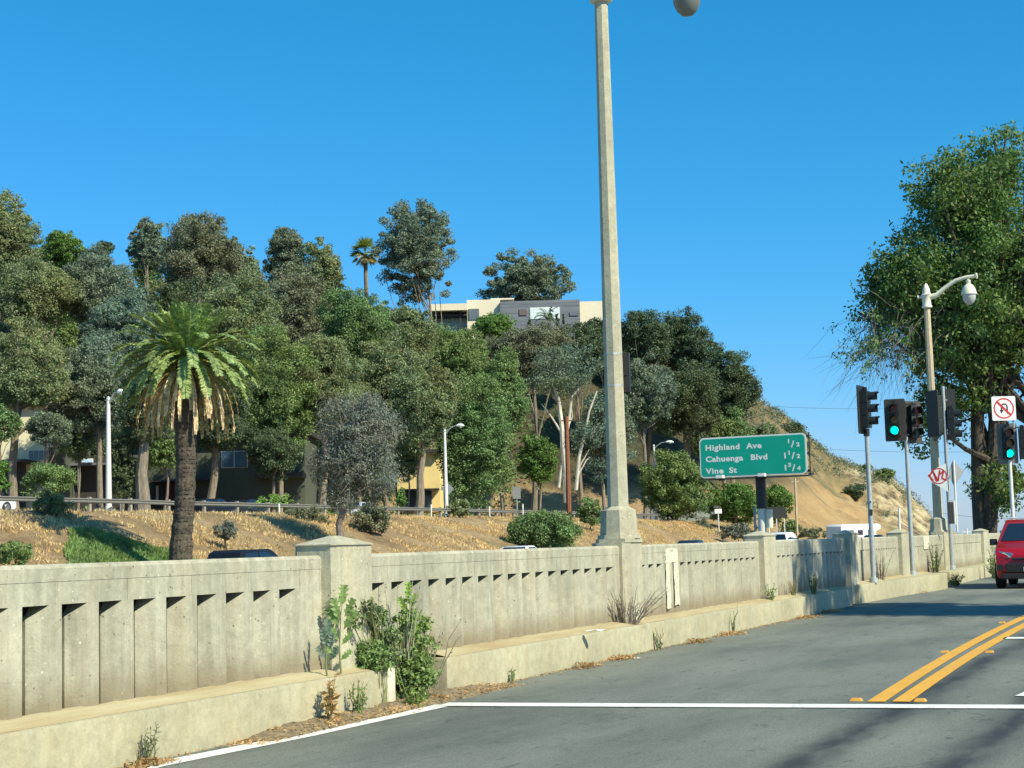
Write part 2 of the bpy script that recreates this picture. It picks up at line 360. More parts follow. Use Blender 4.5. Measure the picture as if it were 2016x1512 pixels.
# ------------------------------------------------------------------ ground, roads
def sheet(name, poly, z, mat, label=None, th=0.0):
    mb = MB(); mb.add([(p[0], p[1], z) for p in poly], [tuple(range(len(poly)))]); o = mb.build(name, mat)
    if o.data.polygons[0].normal.z < 0: o.data.flip_normals()
    return tag(o, label, None, None, 'structure')
def tlpoly(pts): return [W(t, L) for t, L in pts]
sheet('ground', [(-4000, -4000), (4000, -4000), (4000, 4000), (-4000, 4000)], -0.6, K_DIRT)
WALL_L = 7.08; KERB_L = 6.80; KH = 0.355
sheet('road', tlpoly([(-30, -60), (420, -60), (420, 7.6), (-30, 7.6)]), 0.0, K_ASPH)
sheet('freeway', tlpoly([(-60, 9.0), (500, 9.0), (500, 50), (-60, 50)]), -0.12, K_ASPH)
def strip(name, a, b, wid, z, mat, label, cat='road marking'):
    a = np.array(a, float); b = np.array(b, float); d = unit(b - a); s = np.array([-d[1], d[0], 0]) * wid / 2
    mb = MB(); mb.add([(*(a + s)[:2], z), (*(a - s)[:2], z), (*(b - s)[:2], z), (*(b + s)[:2], z)], [(0, 1, 2, 3)])
    o = mb.build(name, mat)
    if o.data.polygons[0].normal.z < 0: o.data.flip_normals()
    return tag(o, label, None, None, 'structure')
def ribbon(name, pts, wid, z, mat, label):
    pts = [np.array([p[0], p[1], 0]) for p in pts]; v = []
    for i, p in enumerate(pts):
        d = unit(pts[min(i + 1, len(pts) - 1)] - pts[max(i - 1, 0)]); s = np.array([-d[1], d[0], 0]) * wid / 2
        v += [(*(p + s)[:2], z), (*(p - s)[:2], z)]
    mb = MB(); mb.add(v, [(2 * i, 2 * i + 1, 2 * i + 3, 2 * i + 2) for i in range(len(pts) - 1)]); o = mb.build(name, mat)
    if o.data.polygons[0].normal.z < 0: o.data.flip_normals()
    return tag(o, label, None, None, 'structure')
# stop line, second cross line, edge line, double yellow line
a = ground(872, 1388); b = ground(2016, 1393); b = a + (b - a) * 1.8
strip('stop_line', a, b, 0.30, 0.008, K_WHITE, 'long white line painted across the whole road')
a = ground(1976, 1257); strip('cross_line', a, a + (W(0, -6) - W(0, 0)), 0.36, 0.008, K_WHITE, 'short white line right of the double yellow line')
ribbon('edge_line', [ground(60, 1570), ground(300, 1508), ground(600, 1448), ground(760, 1413), ground(876, 1388)], 0.20, 0.004, K_WHITE, 'white edge line beside the near kerb')
strip('lane_line', ground(2012, 1372), ground(2120, 1325), 0.12, 0.008, K_WHITE, 'white lane line at the right edge')
yl = [(1728, 1383), (1797, 1333), (1877, 1286.5), (1951, 1249), (2016, 1215.5)]; yr = [(1774, 1383), (1822, 1350), (1870, 1316), (1931, 1280), (2016, 1232)]
for pts, lab in ((yl, 'left stripe of the double yellow centre line'), (yr, 'right stripe of the double yellow centre line')):
    g = [TL(ground(*p)) for p in pts]; tg = np.array([q[0] for q in g]); Lg = np.array([q[1] for q in g]); cf = np.polyfit(tg, Lg, 2)
    ts_ = np.linspace(tg[0], tg[-1], 16); g = [W(t_, np.polyval(cf, t_)) for t_ in ts_]; e = W(1, 0) - W(0, 0); g += [g[-1] + e * 15, g[-1] + e * 60]
    ribbon('yellow_line', g, 0.15, 0.008, K_YEL, lab)
def marker(x, y, label):
    P = ground(x, y); t = thing('road_marker', (P[0], P[1], 0.002), ROADROT, label, 'road marker', 'raised yellow markers along the centre line')
    mb = MB(); mb.prism([(-.05, -.05), (.05, -.05), (.05, .05), (-.05, .05)], 0, 0.022, 0.7); mb.build('marker_body', K_YELM, t)
    mb = MB(); mb.box(-.034, -.030, -.03, .03, .008, .017); mb.build('reflector', K_AMBL, t)
for x, y, lab in [(1686, 1380, 'yellow road marker left of the stripes at the stop line'), (1812, 1381, 'yellow road marker right of the stripes at the stop line'),
                  (1860, 1285, 'second yellow road marker left of the stripes from the stop line'), (1948, 1285, 'second yellow road marker right of the stripes from the stop line'),
                  (1973, 1227, 'farthest yellow road marker left of the stripes')]: marker(x, y, lab)
# kerbs with the walkway behind
def rough_prism(name, poly, z0, z1, mat, label):
    mb = MB(); mb.prism([tuple(W(t, L)[:2]) for t, L in poly], z0, z1)
    o = mb.build(name, mat, None, True, 0.03); return tag(o, label, None, None, 'structure')
T1 = TL(ground(733, 1392))[0]; T2 = TL(ground(850, 1369))[0]
rng = random.Random(5)
def edge(t0, t1, L, step=1.3): 
    n = max(2, int((t1 - t0) / step)); return [(t0 + (t1 - t0) * i / n, L + rng.uniform(-.012, .012)) for i in range(n + 1)]
rough_prism('kerb', edge(-6, T1, KERB_L) + [(T1, WALL_L + .05), (-6, WALL_L + .05)], -0.3, KH, K_KERB, 'near concrete kerb left of the large weed')
rough_prism('kerb', edge(T2, 33.6, KERB_L) + [(33.6, WALL_L + .05), (T2, WALL_L + .05)], -0.3, KH, K_KERB, 'long middle concrete kerb right of the large weed')
rough_prism('kerb', [(34.6, 6.85), (36.4, 6.80), (38.5, 6.72), (41, 6.5), (43.2, 6.35), (44.2, 6.45), (44.6, 6.8), (44.6, WALL_L + .05), (34.6, WALL_L + .05)], -0.3, KH + .03, K_KERB, 'short kerb curving out around the signal poles')
rough_prism('kerb', edge(45.9, 120, 6.62, 4) + [(120, WALL_L + .1), (45.9, WALL_L + .1)], -0.3, KH + .02, K_KERB, 'far kerb beyond the third signal pole')
for t0, t1, lab in ((-6, T1 - .05, 'sandy walkway strip on the near kerb'), (T2 + .05, 33.5, 'sandy walkway strip on the middle kerb'), (34.8, 44.4, 'walkway strip by the signal poles')):
    z = KH + (0.036 if t0 > 34 else 0.006); Lk = KERB_L + .03 if t0 < 34 else 6.9; mb = MB(); n_ = max(2, int((t1 - t0) / .25)); V = []
    for q in range(n_ + 1):
        t_ = t0 + (t1 - t0) * q / n_
        V += [W(t_, Lk + rng.uniform(-.008, .012), z - .0045), W(t_, (Lk + WALL_L) / 2, z + .024 + rng.uniform(-.003, .003)), W(t_, WALL_L + .03, z + .040 + rng.uniform(-.004, .006))]
    mb.add(V, [(3 * q + c_, 3 * q + c_ + 1, 3 * q + c_ + 4, 3 * q + c_ + 3) for q in range(n_) for c_ in (0, 1)])
    o = mb.build('walkway', K_WALK, None, True); tag(o, lab, None, None, 'structure')
    if o.data.polygons[0].normal.z < 0: o.data.flip_normals()
mb = MB(); f_ = lambda p: W(p[0], p[1], p[2])
mb.prism([(T1 - .14, KERB_L - .014), (T1 + .012, KERB_L - .014), (T1 + .012, WALL_L), (T1 - .14, WALL_L)], 0.0, KH + .010, 1, f_)
tag(mb.build('painted_kerb_end', K_WPAINT, None, True, 0.03), 'white painted rounded end of the near kerb', None, None, 'structure')
# soil bed in the gap and along the gutter
mb = MB(); rs = np.random.RandomState(3)
nt_, nl = 60, 8
for (ta, tb, La, Lb, hh) in ((T1 - 2.6, T2 + 1.0, 6.50, 6.86, .05), (T1, T2, 6.80, 7.15, .10)):
    V = []; 
    for i in range(nt_ + 1):
        for j in range(nl + 1):
            u_, v_ = i / nt_, j / nl
            e = min(u_, 1 - u_) * 8; e = min(1, e); h = hh * e * min(1, v_ * 2.2) * (0.6 + 0.8 * rs.rand()) - .004 * (j == 0) - .01 * (e < .05)
            V.append(W(ta + (tb - ta) * u_, La + (Lb - La) * v_ + (rs.rand() - .5) * .05 * (j > 0), max(h, -0.004) + 0.002 * (j > 0)))
    mb.add(V, [(i * (nl + 1) + j, (i + 1) * (nl + 1) + j, (i + 1) * (nl + 1) + j + 1, i * (nl + 1) + j + 1) for i in range(nt_) for j in range(nl)])
tag(mb.build('soil', K_SOIL, None, True), 'dark soil in the kerb gap', None, None, 'structure')

# ------------------------------------------------------------------ parapet wall
wall = thing('concrete_parapet', W(12.9, WALL_L, 0), ROADROT, 'long weathered concrete parapet with slotted panels and square pillars', 'wall')
W0 = 12.9
def wl(t, d, z): return (t - W0, d, z)          # local: along, depth behind front plane, height
PIL = [(5.05, .72, 'p'), (12.53, .72, 'p'), (20.29, .62, 'L'), (27.40, .72, 'p'), (34.55, .75, 'p'), (40.75, .85, 'p'), (48.05, .9, 'L'), (56.3, 1.1, 'p'), (64, 1, 'p'), (72, 1, 'p')]
K_SLOTSHADE = plain('slot_shade_black', (0.018, 0.017, 0.014), 0.95, 0, 0.3, 10)
FR = -0.13   # pillars stand this far proud of the wall face
ZT = 1.362
def oct_poly(x0, x1, y0, y1, c): return [(x0 + c, y0), (x1 - c, y0), (x1, y0 + c), (x1, y1 - c), (x1 - c, y1), (x0 + c, y1), (x0, y1 - c), (x0, y0 + c)]
for (t, wd, k) in PIL:
    mb = MB()
    if k == 'p':
        mb.prism([(p[0] - W0, p[1]) for p in oct_poly(t, t + wd, FR, .27, .035)], 0.0, 1.445)
        q = [(p[0] - W0, p[1]) for p in oct_poly(t - .015, t + wd + .015, FR - .015, .285, .04)]
        mb.prism(q, 1.4455, 1.455); mb.prism(q, 1.4555, 1.53, 0.12)
        mb.build('pillar', K_PIL, wall)
    else:
        mb.prism([(p[0] - W0, p[1]) for p in oct_poly(t, t + wd, FR, .40, .09)], 0.0, 1.40)
        mb.build('pillar', K_PIL, wall)
rp = random.Random(11)
for i in range(len(PIL) - 1):
    a0 = PIL[i][0] + PIL[i][1]; b0 = PIL[i + 1][0]
    n_op = 17; sp = (b0 - a0 - .32) / n_op * (1 if i else 1)
    if i == 0: n_op = 17; sp = 0.398; s0 = b0 - .28 - n_op * sp - .02; 
    else: s0 = a0 + .20
    mb = MB(); z0, z1 = 0.0, 1.095; k = sp / .4
    s_first = s0
    for j in range(n_op):
        s = s0 + j * sp
        g = rp.uniform(-.004, .004)
        mb.prism([wl(s + (.2632 + g) * k, 0.0, 0)[:2], wl(s + .4 * k, 0.0, 0)[:2], wl(s + .4 * k, .15, 0)[:2], wl(s + (.2632 + g) * k, .15, 0)[:2]], z0, z1)
        A, B, C_, D_ = [wl(s + q_ * k, d_, 0)[:2] for q_, d_ in ((.263 + g, .0005), (.138 + g, .088), (.144, .1495), (.263 + g, .1495))]
        tops = (z1 - .003, z1 - .088 + g, z1 - .135 + g, z1 - .003)  # wedge tops cut along the diagonal shadow line, shade built into the shape
        V = [(p[0], p[1], z0) for p in (A, B, C_, D_)] + [(p[0], p[1], h_) for p, h_ in zip((A, B, C_, D_), tops)]
        mb.add(V, [(3, 2, 1, 0), (4, 5, 6), (4, 6, 7), (0, 1, 5, 4), (1, 2, 6, 5), (2, 3, 7, 6), (3, 0, 4, 7)])
    mb.box(s0 - W0 - (s0 - a0), s0 - W0, 0, .15, z0, z1)                               # solid ends
    mb.box(s0 + n_op * sp + .0005 - W0, b0 - W0, 0, .15, z0, z1)
    mk = MB(); mk.box(a0 - W0, b0 - W0, .155, .185, z1 - .16, z1 - .001); mk.build('slot_shade_sheet', K_SLOTSHADE, wall)      # added near-black sheet, paints the deep shade in the slot heads
    mb.box(a0 - W0, b0 - W0, .1505, .185, z0, z1 - .1605)
    mb.box(a0 - W0, b0 - W0, .1855, .24, z0, z1)
    x = a0                                                                          # cast top band in blocks
    mb.box(a0 - W0, b0 - W0, .004, .24, z1 + .0005, ZT - .115)
    seams = [a0] + [s0 + j * sp + .33 * k for j in range(0, n_op, 2)] + [b0]
    for q0, q1 in zip(seams[:-1], seams[1:]):
        if q1 - q0 < .06: continue
        mb.box(q0 - W0 + .002, q1 - W0 - .002, -.0005, .0035, z1 + .0005, ZT - .116)
    mb.box(a0 - W0, b0 - W0, -.004, .25, ZT - .1145, ZT - .03)
    mb.prism([(a0 - W0, -.004), (b0 - W0, -.004), (b0 - W0, .25), (a0 - W0, .25)], ZT - .0295, ZT)
    nv = len(mb.v)
    for q in range(nv - 8, nv):                                                      # weathered (chamfered) top
        x_, y_, z_ = mb.v[q]
        if z_ > ZT - .01: mb.v[q] = (x_, .02 if y_ < .1 else .22, z_)
    mb.build('parapet_panel', K_WALL, wall)
# repainted white patch: a block with two legs
tA = TL(onL(1310, 1120, WALL_L))[0]; tB = TL(onL(1334, 1120, WALL_L))[0]
mb = MB()
def patch(t0, t1, za, zb, d=-.008):
    P_ = []; n_ = 8; j_ = lambda: rp.uniform(-.018, .018)
    for q in range(n_): P_.append((t0 - W0 + j_(), za + (zb - za) * q / n_))
    for q in range(4): P_.append((t0 - W0 + (t1 - t0) * q / 4, zb + j_() * .7))
    for q in range(n_): P_.append((t1 - W0 + j_(), zb - (zb - za) * q / n_))
    for q in range(4): P_.append((t1 - W0 - (t1 - t0) * q / 4, za + j_()))
    k_ = len(P_); mb.add([(p[0], d, p[1]) for p in P_] + [(p[0], d + .003, p[1]) for p in P_], [tuple(range(k_)), tuple(range(k_, 2 * k_))[::-1]] + [(q, (q + 1) % k_, k_ + (q + 1) % k_, k_ + q) for q in range(k_)])
patch(tA, tB, 1.09, 1.27); patch(tA + .03, tB - .04, 1.262, 1.29)
w3 = (tB - tA) / 3
patch(tA, tA + w3 * .95, 0.47, 1.10); patch(tA + w3 * 1.95, tB + .02, .50, 1.10, -.0075)
tag(mb.build('painted_patch', K_WPAINT, wall), 'white repainted patch shaped like an upturned U')
mb = MB(); tq = TL(onL(1825, 1078, WALL_L))[0]; mb.box(tq - .6 - W0, tq + .35 - W0, -.013, -.0095, 1.0, 1.34)
tag(mb.build('painted_patch', K_WPAINT, wall), 'white painted square on the far wall top')
mb = MB(); tq = PIL[7][0]; mb.box(tq - .004 - W0, tq - .0005 - W0, FR + .12, FR + .42, 1.15, 1.36)
tag(mb.build('painted_patch', K_WPAINT, wall), 'white painted square on the farthest pillar')

# ------------------------------------------------------------------ terrain beyond the freeway
def s_of(x): d = D(x, 1060); return d[0] / d[1]
RX = [-900, -200, 0, 400, 800, 900, 1190, 1300, 1400, 1490, 1560, 1600, 1650, 1700, 1760, 1800, 1825, 1845, 1870, 1900]
RY = [600, 590, 600, 620, 640, 655, 668, 690, 735, 780, 822, 862, 905, 920, 940, 975, 1010, 1040, 1068, 1085]
RS = np.array([s_of(x) for x in RX]); RZ = np.interp(RX, [-900, 900, 1200, 1500, 1900], [250, 250, 265, 300, 330])
RH = np.array([at(x, y, z)[2] for x, y, z in zip(RX, RY, RZ)])
def vnoise(x, y, seed=0):
    def h(i, j): 
        n_ = np.sin(i * 127.1 + j * 311.7 + seed * 74.7) * 43758.5453; return n_ - np.floor(n_)
    xi, yi = np.floor(x), np.floor(y); fx, fy = x - xi, y - yi; fx = fx * fx * (3 - 2 * fx); fy = fy * fy * (3 - 2 * fy)
    return (h(xi, yi) * (1 - fx) + h(xi + 1, yi) * fx) * (1 - fy) + (h(xi, yi + 1) * (1 - fx) + h(xi + 1, yi + 1) * fx) * fy
def fbm(x, y, seed=0, o=4):
    s = 0; a = 1; t = 0
    for k in range(o): s = s + a * vnoise(x * 2 ** k, y * 2 ** k, seed + k); t += a; a *= .55
    return s / t
def terrain(X, Y):
    X = np.asarray(X, float); Y = np.asarray(Y, float)
    t = X * ST + Y * CT; L = -X * CT + Y * ST
    crest = np.interp(t, [-50, 60, 190, 225, 262, 300], [4.1, 4.1, 3.85, 3.4, 1.0, 0.2])
    k = np.clip((L - 47) / 13.0, 0, 1); k2 = k * k * (3 - 2 * k) * .6 + k * .4
    h = -0.15 + (crest + .15) * k2 + (fbm(X * .22, Y * .22, 3) - .5) * 0.9 * np.sin(np.pi * np.clip(k, 0.02, .98))
    s = X / np.maximum(Y, 1)
    den = np.maximum(ST - s * CT, 0.02)
    zf = np.minimum(np.minimum(90 / den, np.interp(s, [s_of(1290), s_of(1500), s_of(1850)], [218, 222, 262])), 232 + 0 * s)
    zf = np.where(s > s_of(1500), np.interp(s, [s_of(1500), s_of(1850)], [222, 262]), zf)
    zr = np.interp(s, RS, RZ); rh = np.interp(s, RS, RH)
    q = (Y - zf) / np.maximum(zr - zf, 1)
    prof = np.interp(q, [0, .12, .5, .85, 1.0, 1.4, 2.5], [0, .10, .52, .90, 1.0, 1.02, .9])
    foot = np.interp(s, [s_of(1290), s_of(1500), s_of(1850)], [3.9, 1.0, -0.1])
    rough = ((fbm(X * .09, Y * .09, 9, 5) - .5) + np.interp(s, [s_of(1640), s_of(1720)], [.12, .42]) * (fbm(X * .35, Y * .30, 12, 4) - .5)) * np.interp(s, [s_of(1300), s_of(1560)], [3.0, 7.0]) * np.clip(q * 2.5, 0, 1) * np.clip((1.0 - q) * 3, .08, 1)
    hh = foot + (rh - foot) * prof + rough
    return np.where(q > 0, np.maximum(h, np.maximum(hh, h)), h)
tt = np.concatenate([np.arange(-60, 60, 4), np.arange(60, 420, 1.6)]); ll = np.concatenate([np.arange(46.5, 64, 0.8), np.arange(64, 130, 1.8), np.arange(130, 330, 5)])
# right-hand spur reaches nearer the freeway than L=46: extend
ll = np.concatenate([np.arange(20, 46.5, 1.4), ll])
TT, LL = np.meshgrid(tt, ll, indexing='ij'); XX = TT * ST - LL * CT; YY = TT * CT + LL * ST
ZZ = terrain(XX, YY)
lowmask = (LL < 46.5) & (YY < 215); ZZ = np.where(lowmask, -0.3, ZZ)
me = bpy.data.meshes.new('hillside'); n0, n1 = ZZ.shape
vv = np.stack([XX, YY, ZZ], -1).reshape(-1, 3); idx = np.arange(n0 * n1).reshape(n0, n1)
ff = np.stack([idx[:-1, :-1], idx[1:, :-1], idx[1:, 1:], idx[:-1, 1:]], -1).reshape(-1, 4)
me.from_pydata(vv.tolist(), [], ff.tolist()); me.polygons.foreach_set('use_smooth', [True] * len(me.polygons)); me.update()
def hillmat():
    m, n, b = mat_new('hillside_earth'); p = pos(n)
    g = N(n, 'ShaderNodeSeparateXYZ'); n.links.new(p, g.inputs[0])
    base = ramp(n, noise(n, p, 0.22, 7, 0.65), [(0.3, (0.27, 0.18, 0.10)), (0.5, (0.44, 0.305, 0.155)), (0.68, (0.56, 0.42, 0.23))])
    fine = ramp(n, noise(n, p, 2.5, 6, 0.75), [(0.3, 0.62), (0.7, 1.25)]); base = mix(n, 1.0, base, fine, 'MULTIPLY')
    # bare ochre cut on the right spur, scrub and pale rock higher up
    spur = ramp(n, math_(n, 'DIVIDE', g.outputs[0], 100.0), [(0.38, 0.0), (0.48, 1.0)])
    ochre = ramp(n, noise(n, pos(n, (.5, .5, .25)), 0.35, 7, 0.7), [(0.3, (0.36, 0.23, 0.10)), (0.6, (0.52, 0.36, 0.17)), (0.75, (0.60, 0.45, 0.25))])
    rockn = noise(n, pos(n, (.6, .6, .5)), 0.5, 8, 0.75)
    rock = ramp(n, rockn, [(0.40, (0.10, 0.08, 0.045)), (0.48, (0.34, 0.26, 0.14)), (0.62, (0.66, 0.56, 0.33))])
    rsel = ramp(n, math_(n, 'ADD', math_(n, 'DIVIDE', g.outputs[0], 100.0), math_(n, 'MULTIPLY', noise(n, p, .1, 3), .06)), [(0.60, 0.0), (0.66, 1.0)])
    scr = ramp(n, noise(n, p, 0.3, 7, 0.7), [(0.40, (0.14, 0.13, 0.06)), (0.62, (0.34, 0.25, 0.12))])
    zs = math_(n, 'ADD', math_(n, 'DIVIDE', g.outputs[2], 30.0), math_(n, 'MULTIPLY', math_(n, 'SUBTRACT', noise(n, p, .12, 5), .5), .5))
    ssel = ramp(n, zs, [(0.26, 0.0), (0.36, 0.9)])
    o2 = mix(n, ssel, ochre, scr); o2 = mix(n, rsel, o2, rock); col = mix(n, spur, base, o2)
    gn = ramp(n, noise(n, p, 0.12, 4), [(0.62, 0.0), (0.7, 0.5)]); col = mix(n, gn, col, (0.12, 0.15, 0.06))
    wz = math_(n, 'ADD', math_(n, 'DIVIDE', g.outputs[2], 30.0), math_(n, 'MULTIPLY', math_(n, 'SUBTRACT', noise(n, p, .10, 4), .5), .22))
    wsel = math_(n, 'MULTIPLY', ramp(n, wz, [(0.24, 0.0), (0.34, 1.0)]), math_(n, 'SUBTRACT', 1.0, spur))
    lit_ = ramp(n, noise(n, p, 0.6, 6, 0.7), [(0.35, (0.045, 0.05, 0.025)), (0.65, (0.13, 0.11, 0.055))])
    col = mix(n, wsel, col, lit_)
    n.links.new(col, b.inputs['Base Color']); b.inputs['Roughness'].default_value = 0.95
    bump(n, b, noise(n, p, 1.8, 8, 0.75), 1.0, 0.5); return m
me.materials.append(hillmat()); hill = bpy.data.objects.new('hillside', me); COL.objects.link(hill); tag(hill, 'dry grassy embankment and bare ochre hill', None, None, 'structure')
def tz(X, Y): return float(terrain(X, Y))

# frontage road on the embankment
mb = MB(); V = []
for t in range(20, 226, 5):
    for L in (62.5, 70): p = W(t, L); V.append((p[0], p[1], tz(p[0], p[1]) + .03))
mb.add(V, [(2 * i, 2 * i + 1, 2 * i + 3, 2 * i + 2) for i in range(len(V) // 2 - 1)]); tag(mb.build('frontage_road', K_ASPH), 'narrow frontage road above the embankment', None, None, 'structure')

# ------------------------------------------------------------------ trees
CNT = [0]
def clumps(rs, n, rad, shape=0.45, lump=0.28, flat=0.0):
    d = unit(rs.normal(size=(n, 3))); lobes = unit(rs.normal(size=(9, 3)))
    k = np.max(np.clip(d @ lobes.T, 0, 1) ** 6, axis=1)
    r_ = (rs.rand(n) ** shape) * (1 - lump * .55 + lump * .9 * k)
    p = d * r_[:, None]; 
    p[:, 2] = np.where(p[:, 2] < 0, p[:, 2] * (1 - flat), p[:, 2])
    return p * np.array(rad)
def foliage(rs, centers, cr, per, ln, wd, droop=0.3):
    n = len(centers); cr = cr * (0.55 + 0.9 * rs.rand(n)); per_ = per
    C = np.repeat(centers, per_, axis=0); r_ = np.repeat(cr, per_)[:, None]
    g = unit(rs.normal(size=(len(C), 3))) * (rs.rand(len(C), 1) ** .45) * np.array([1, 1, .72]); P = C + g * r_
    A = unit(rs.normal(size=P.shape) + g * 0.8 + np.array([0, 0, -droop * 2])); 
    Nn = unit(rs.normal(size=P.shape) * .8 + np.array([0, 0, .45]) + g * 1.7); B = unit(np.cross(A, Nn))
    L_ = ln * (0.6 + 0.8 * rs.rand(len(P))); return leafq(P, A, B, L_, L_ * wd)
def limbs(mb, rs, base, top, r0, targets, n=7, wob=.04, split=.45):
    base = np.array(base, float); top = np.array(top, float); H_ = np.linalg.norm(top - base); pts = []
    off = rs.normal(size=3) * H_ * wob; off[2] = 0
    for i in range(n):
        u_ = i / (n - 1); pts.append(base + (top - base) * u_ + off * math.sin(u_ * math.pi) + rs.normal(size=3) * H_ * .006 * (i > 0))
    rad = [r0 * (1.18 if i == 0 else 1) * (1 - .72 * i / (n - 1)) for i in range(n)]
    mb.tube(pts, rad, 8)
    for tg in targets:
        u_ = rs.uniform(split, .95); j = min(int(u_ * (n - 1)), n - 2); st = pts[j] + (pts[j + 1] - pts[j]) * (u_ * (n - 1) - j)
        tg = np.array(tg, float); midp = st * .5 + tg * .5 + np.array([0, 0, -.06 * np.linalg.norm(tg - st)]) + rs.normal(size=3) * .05 * np.linalg.norm(tg - st)
        rr = r0 * (1 - .72 * u_) * .6
        mb.tube([st, st * .7 + midp * .3, midp, tg], [rr, rr * .8, rr * .55, rr * .2], 6)
    return pts
def tree(name, label, cx, cy, rx, ry, Y, kind, bark=B_EUC, dens=1.0, leaf=None, base=None, r0=None, nc=None, clr=.165, group='trees on the hillside beyond the freeway', droop=.3, trunks=None, flat=0.15, depth=1.0, cat='tree', wd=.5, lump=.35, shape=.42, basexy=None, nl=10):
    CNT[0] += 1; rs = np.random.RandomState(100 + CNT[0])
    c = at(cx, cy, Y); m = Y / F; rad = np.array([rx * m, min(rx, ry * 1.3) * m * depth, ry * m])
    if base is None:
        bx = at(basexy, cy, Y)[0] if basexy else c[0]
        b = np.array([bx, c[1], tz(bx, c[1]) - .1])
    else: b = np.array(base, float)
    t = thing(name, b, 0, label, cat, group)
    R_ = float(np.cbrt(rad[0] * rad[1] * rad[2])); leaf = leaf or max(.17, min(.55, 4.2 * m * 1.0))
    nc = nc or int(200 * dens + 30); area = 12.57 * R_ ** 2 * 1.7 * dens
    per = max(10, int(area / (leaf * leaf * wd * .5) / nc))
    per = min(per, 200)
    cl = clumps(rs, nc, rad * .92, shape=shape, lump=lump, flat=flat) + (c - b)
    q = foliage(rs, cl, R_ * clr * 1.02, per, leaf, wd, droop)
    mb = MB(); r0 = r0 or max(.12, rad[0] * .07)
    hi = cl[rs.choice(len(cl), nl)]
    top = (c - b) + np.array([0, 0, rad[2] * .35])
    limbs(mb, rs, (0, 0, 0), top, r0, hi)
    if trunks:
        for (ox, tx, tyy, rr) in trunks:
            e = at(tx, tyy, Y) - b; limbs(mb, rs, (ox, 0, 0), e, rr, [], wob=.05)
    tr_ = mb.build('trunk', bark, t, True); quads('crown', q, LF[kind], t)
    return t
HT = 'trees on the hillside beyond the freeway'
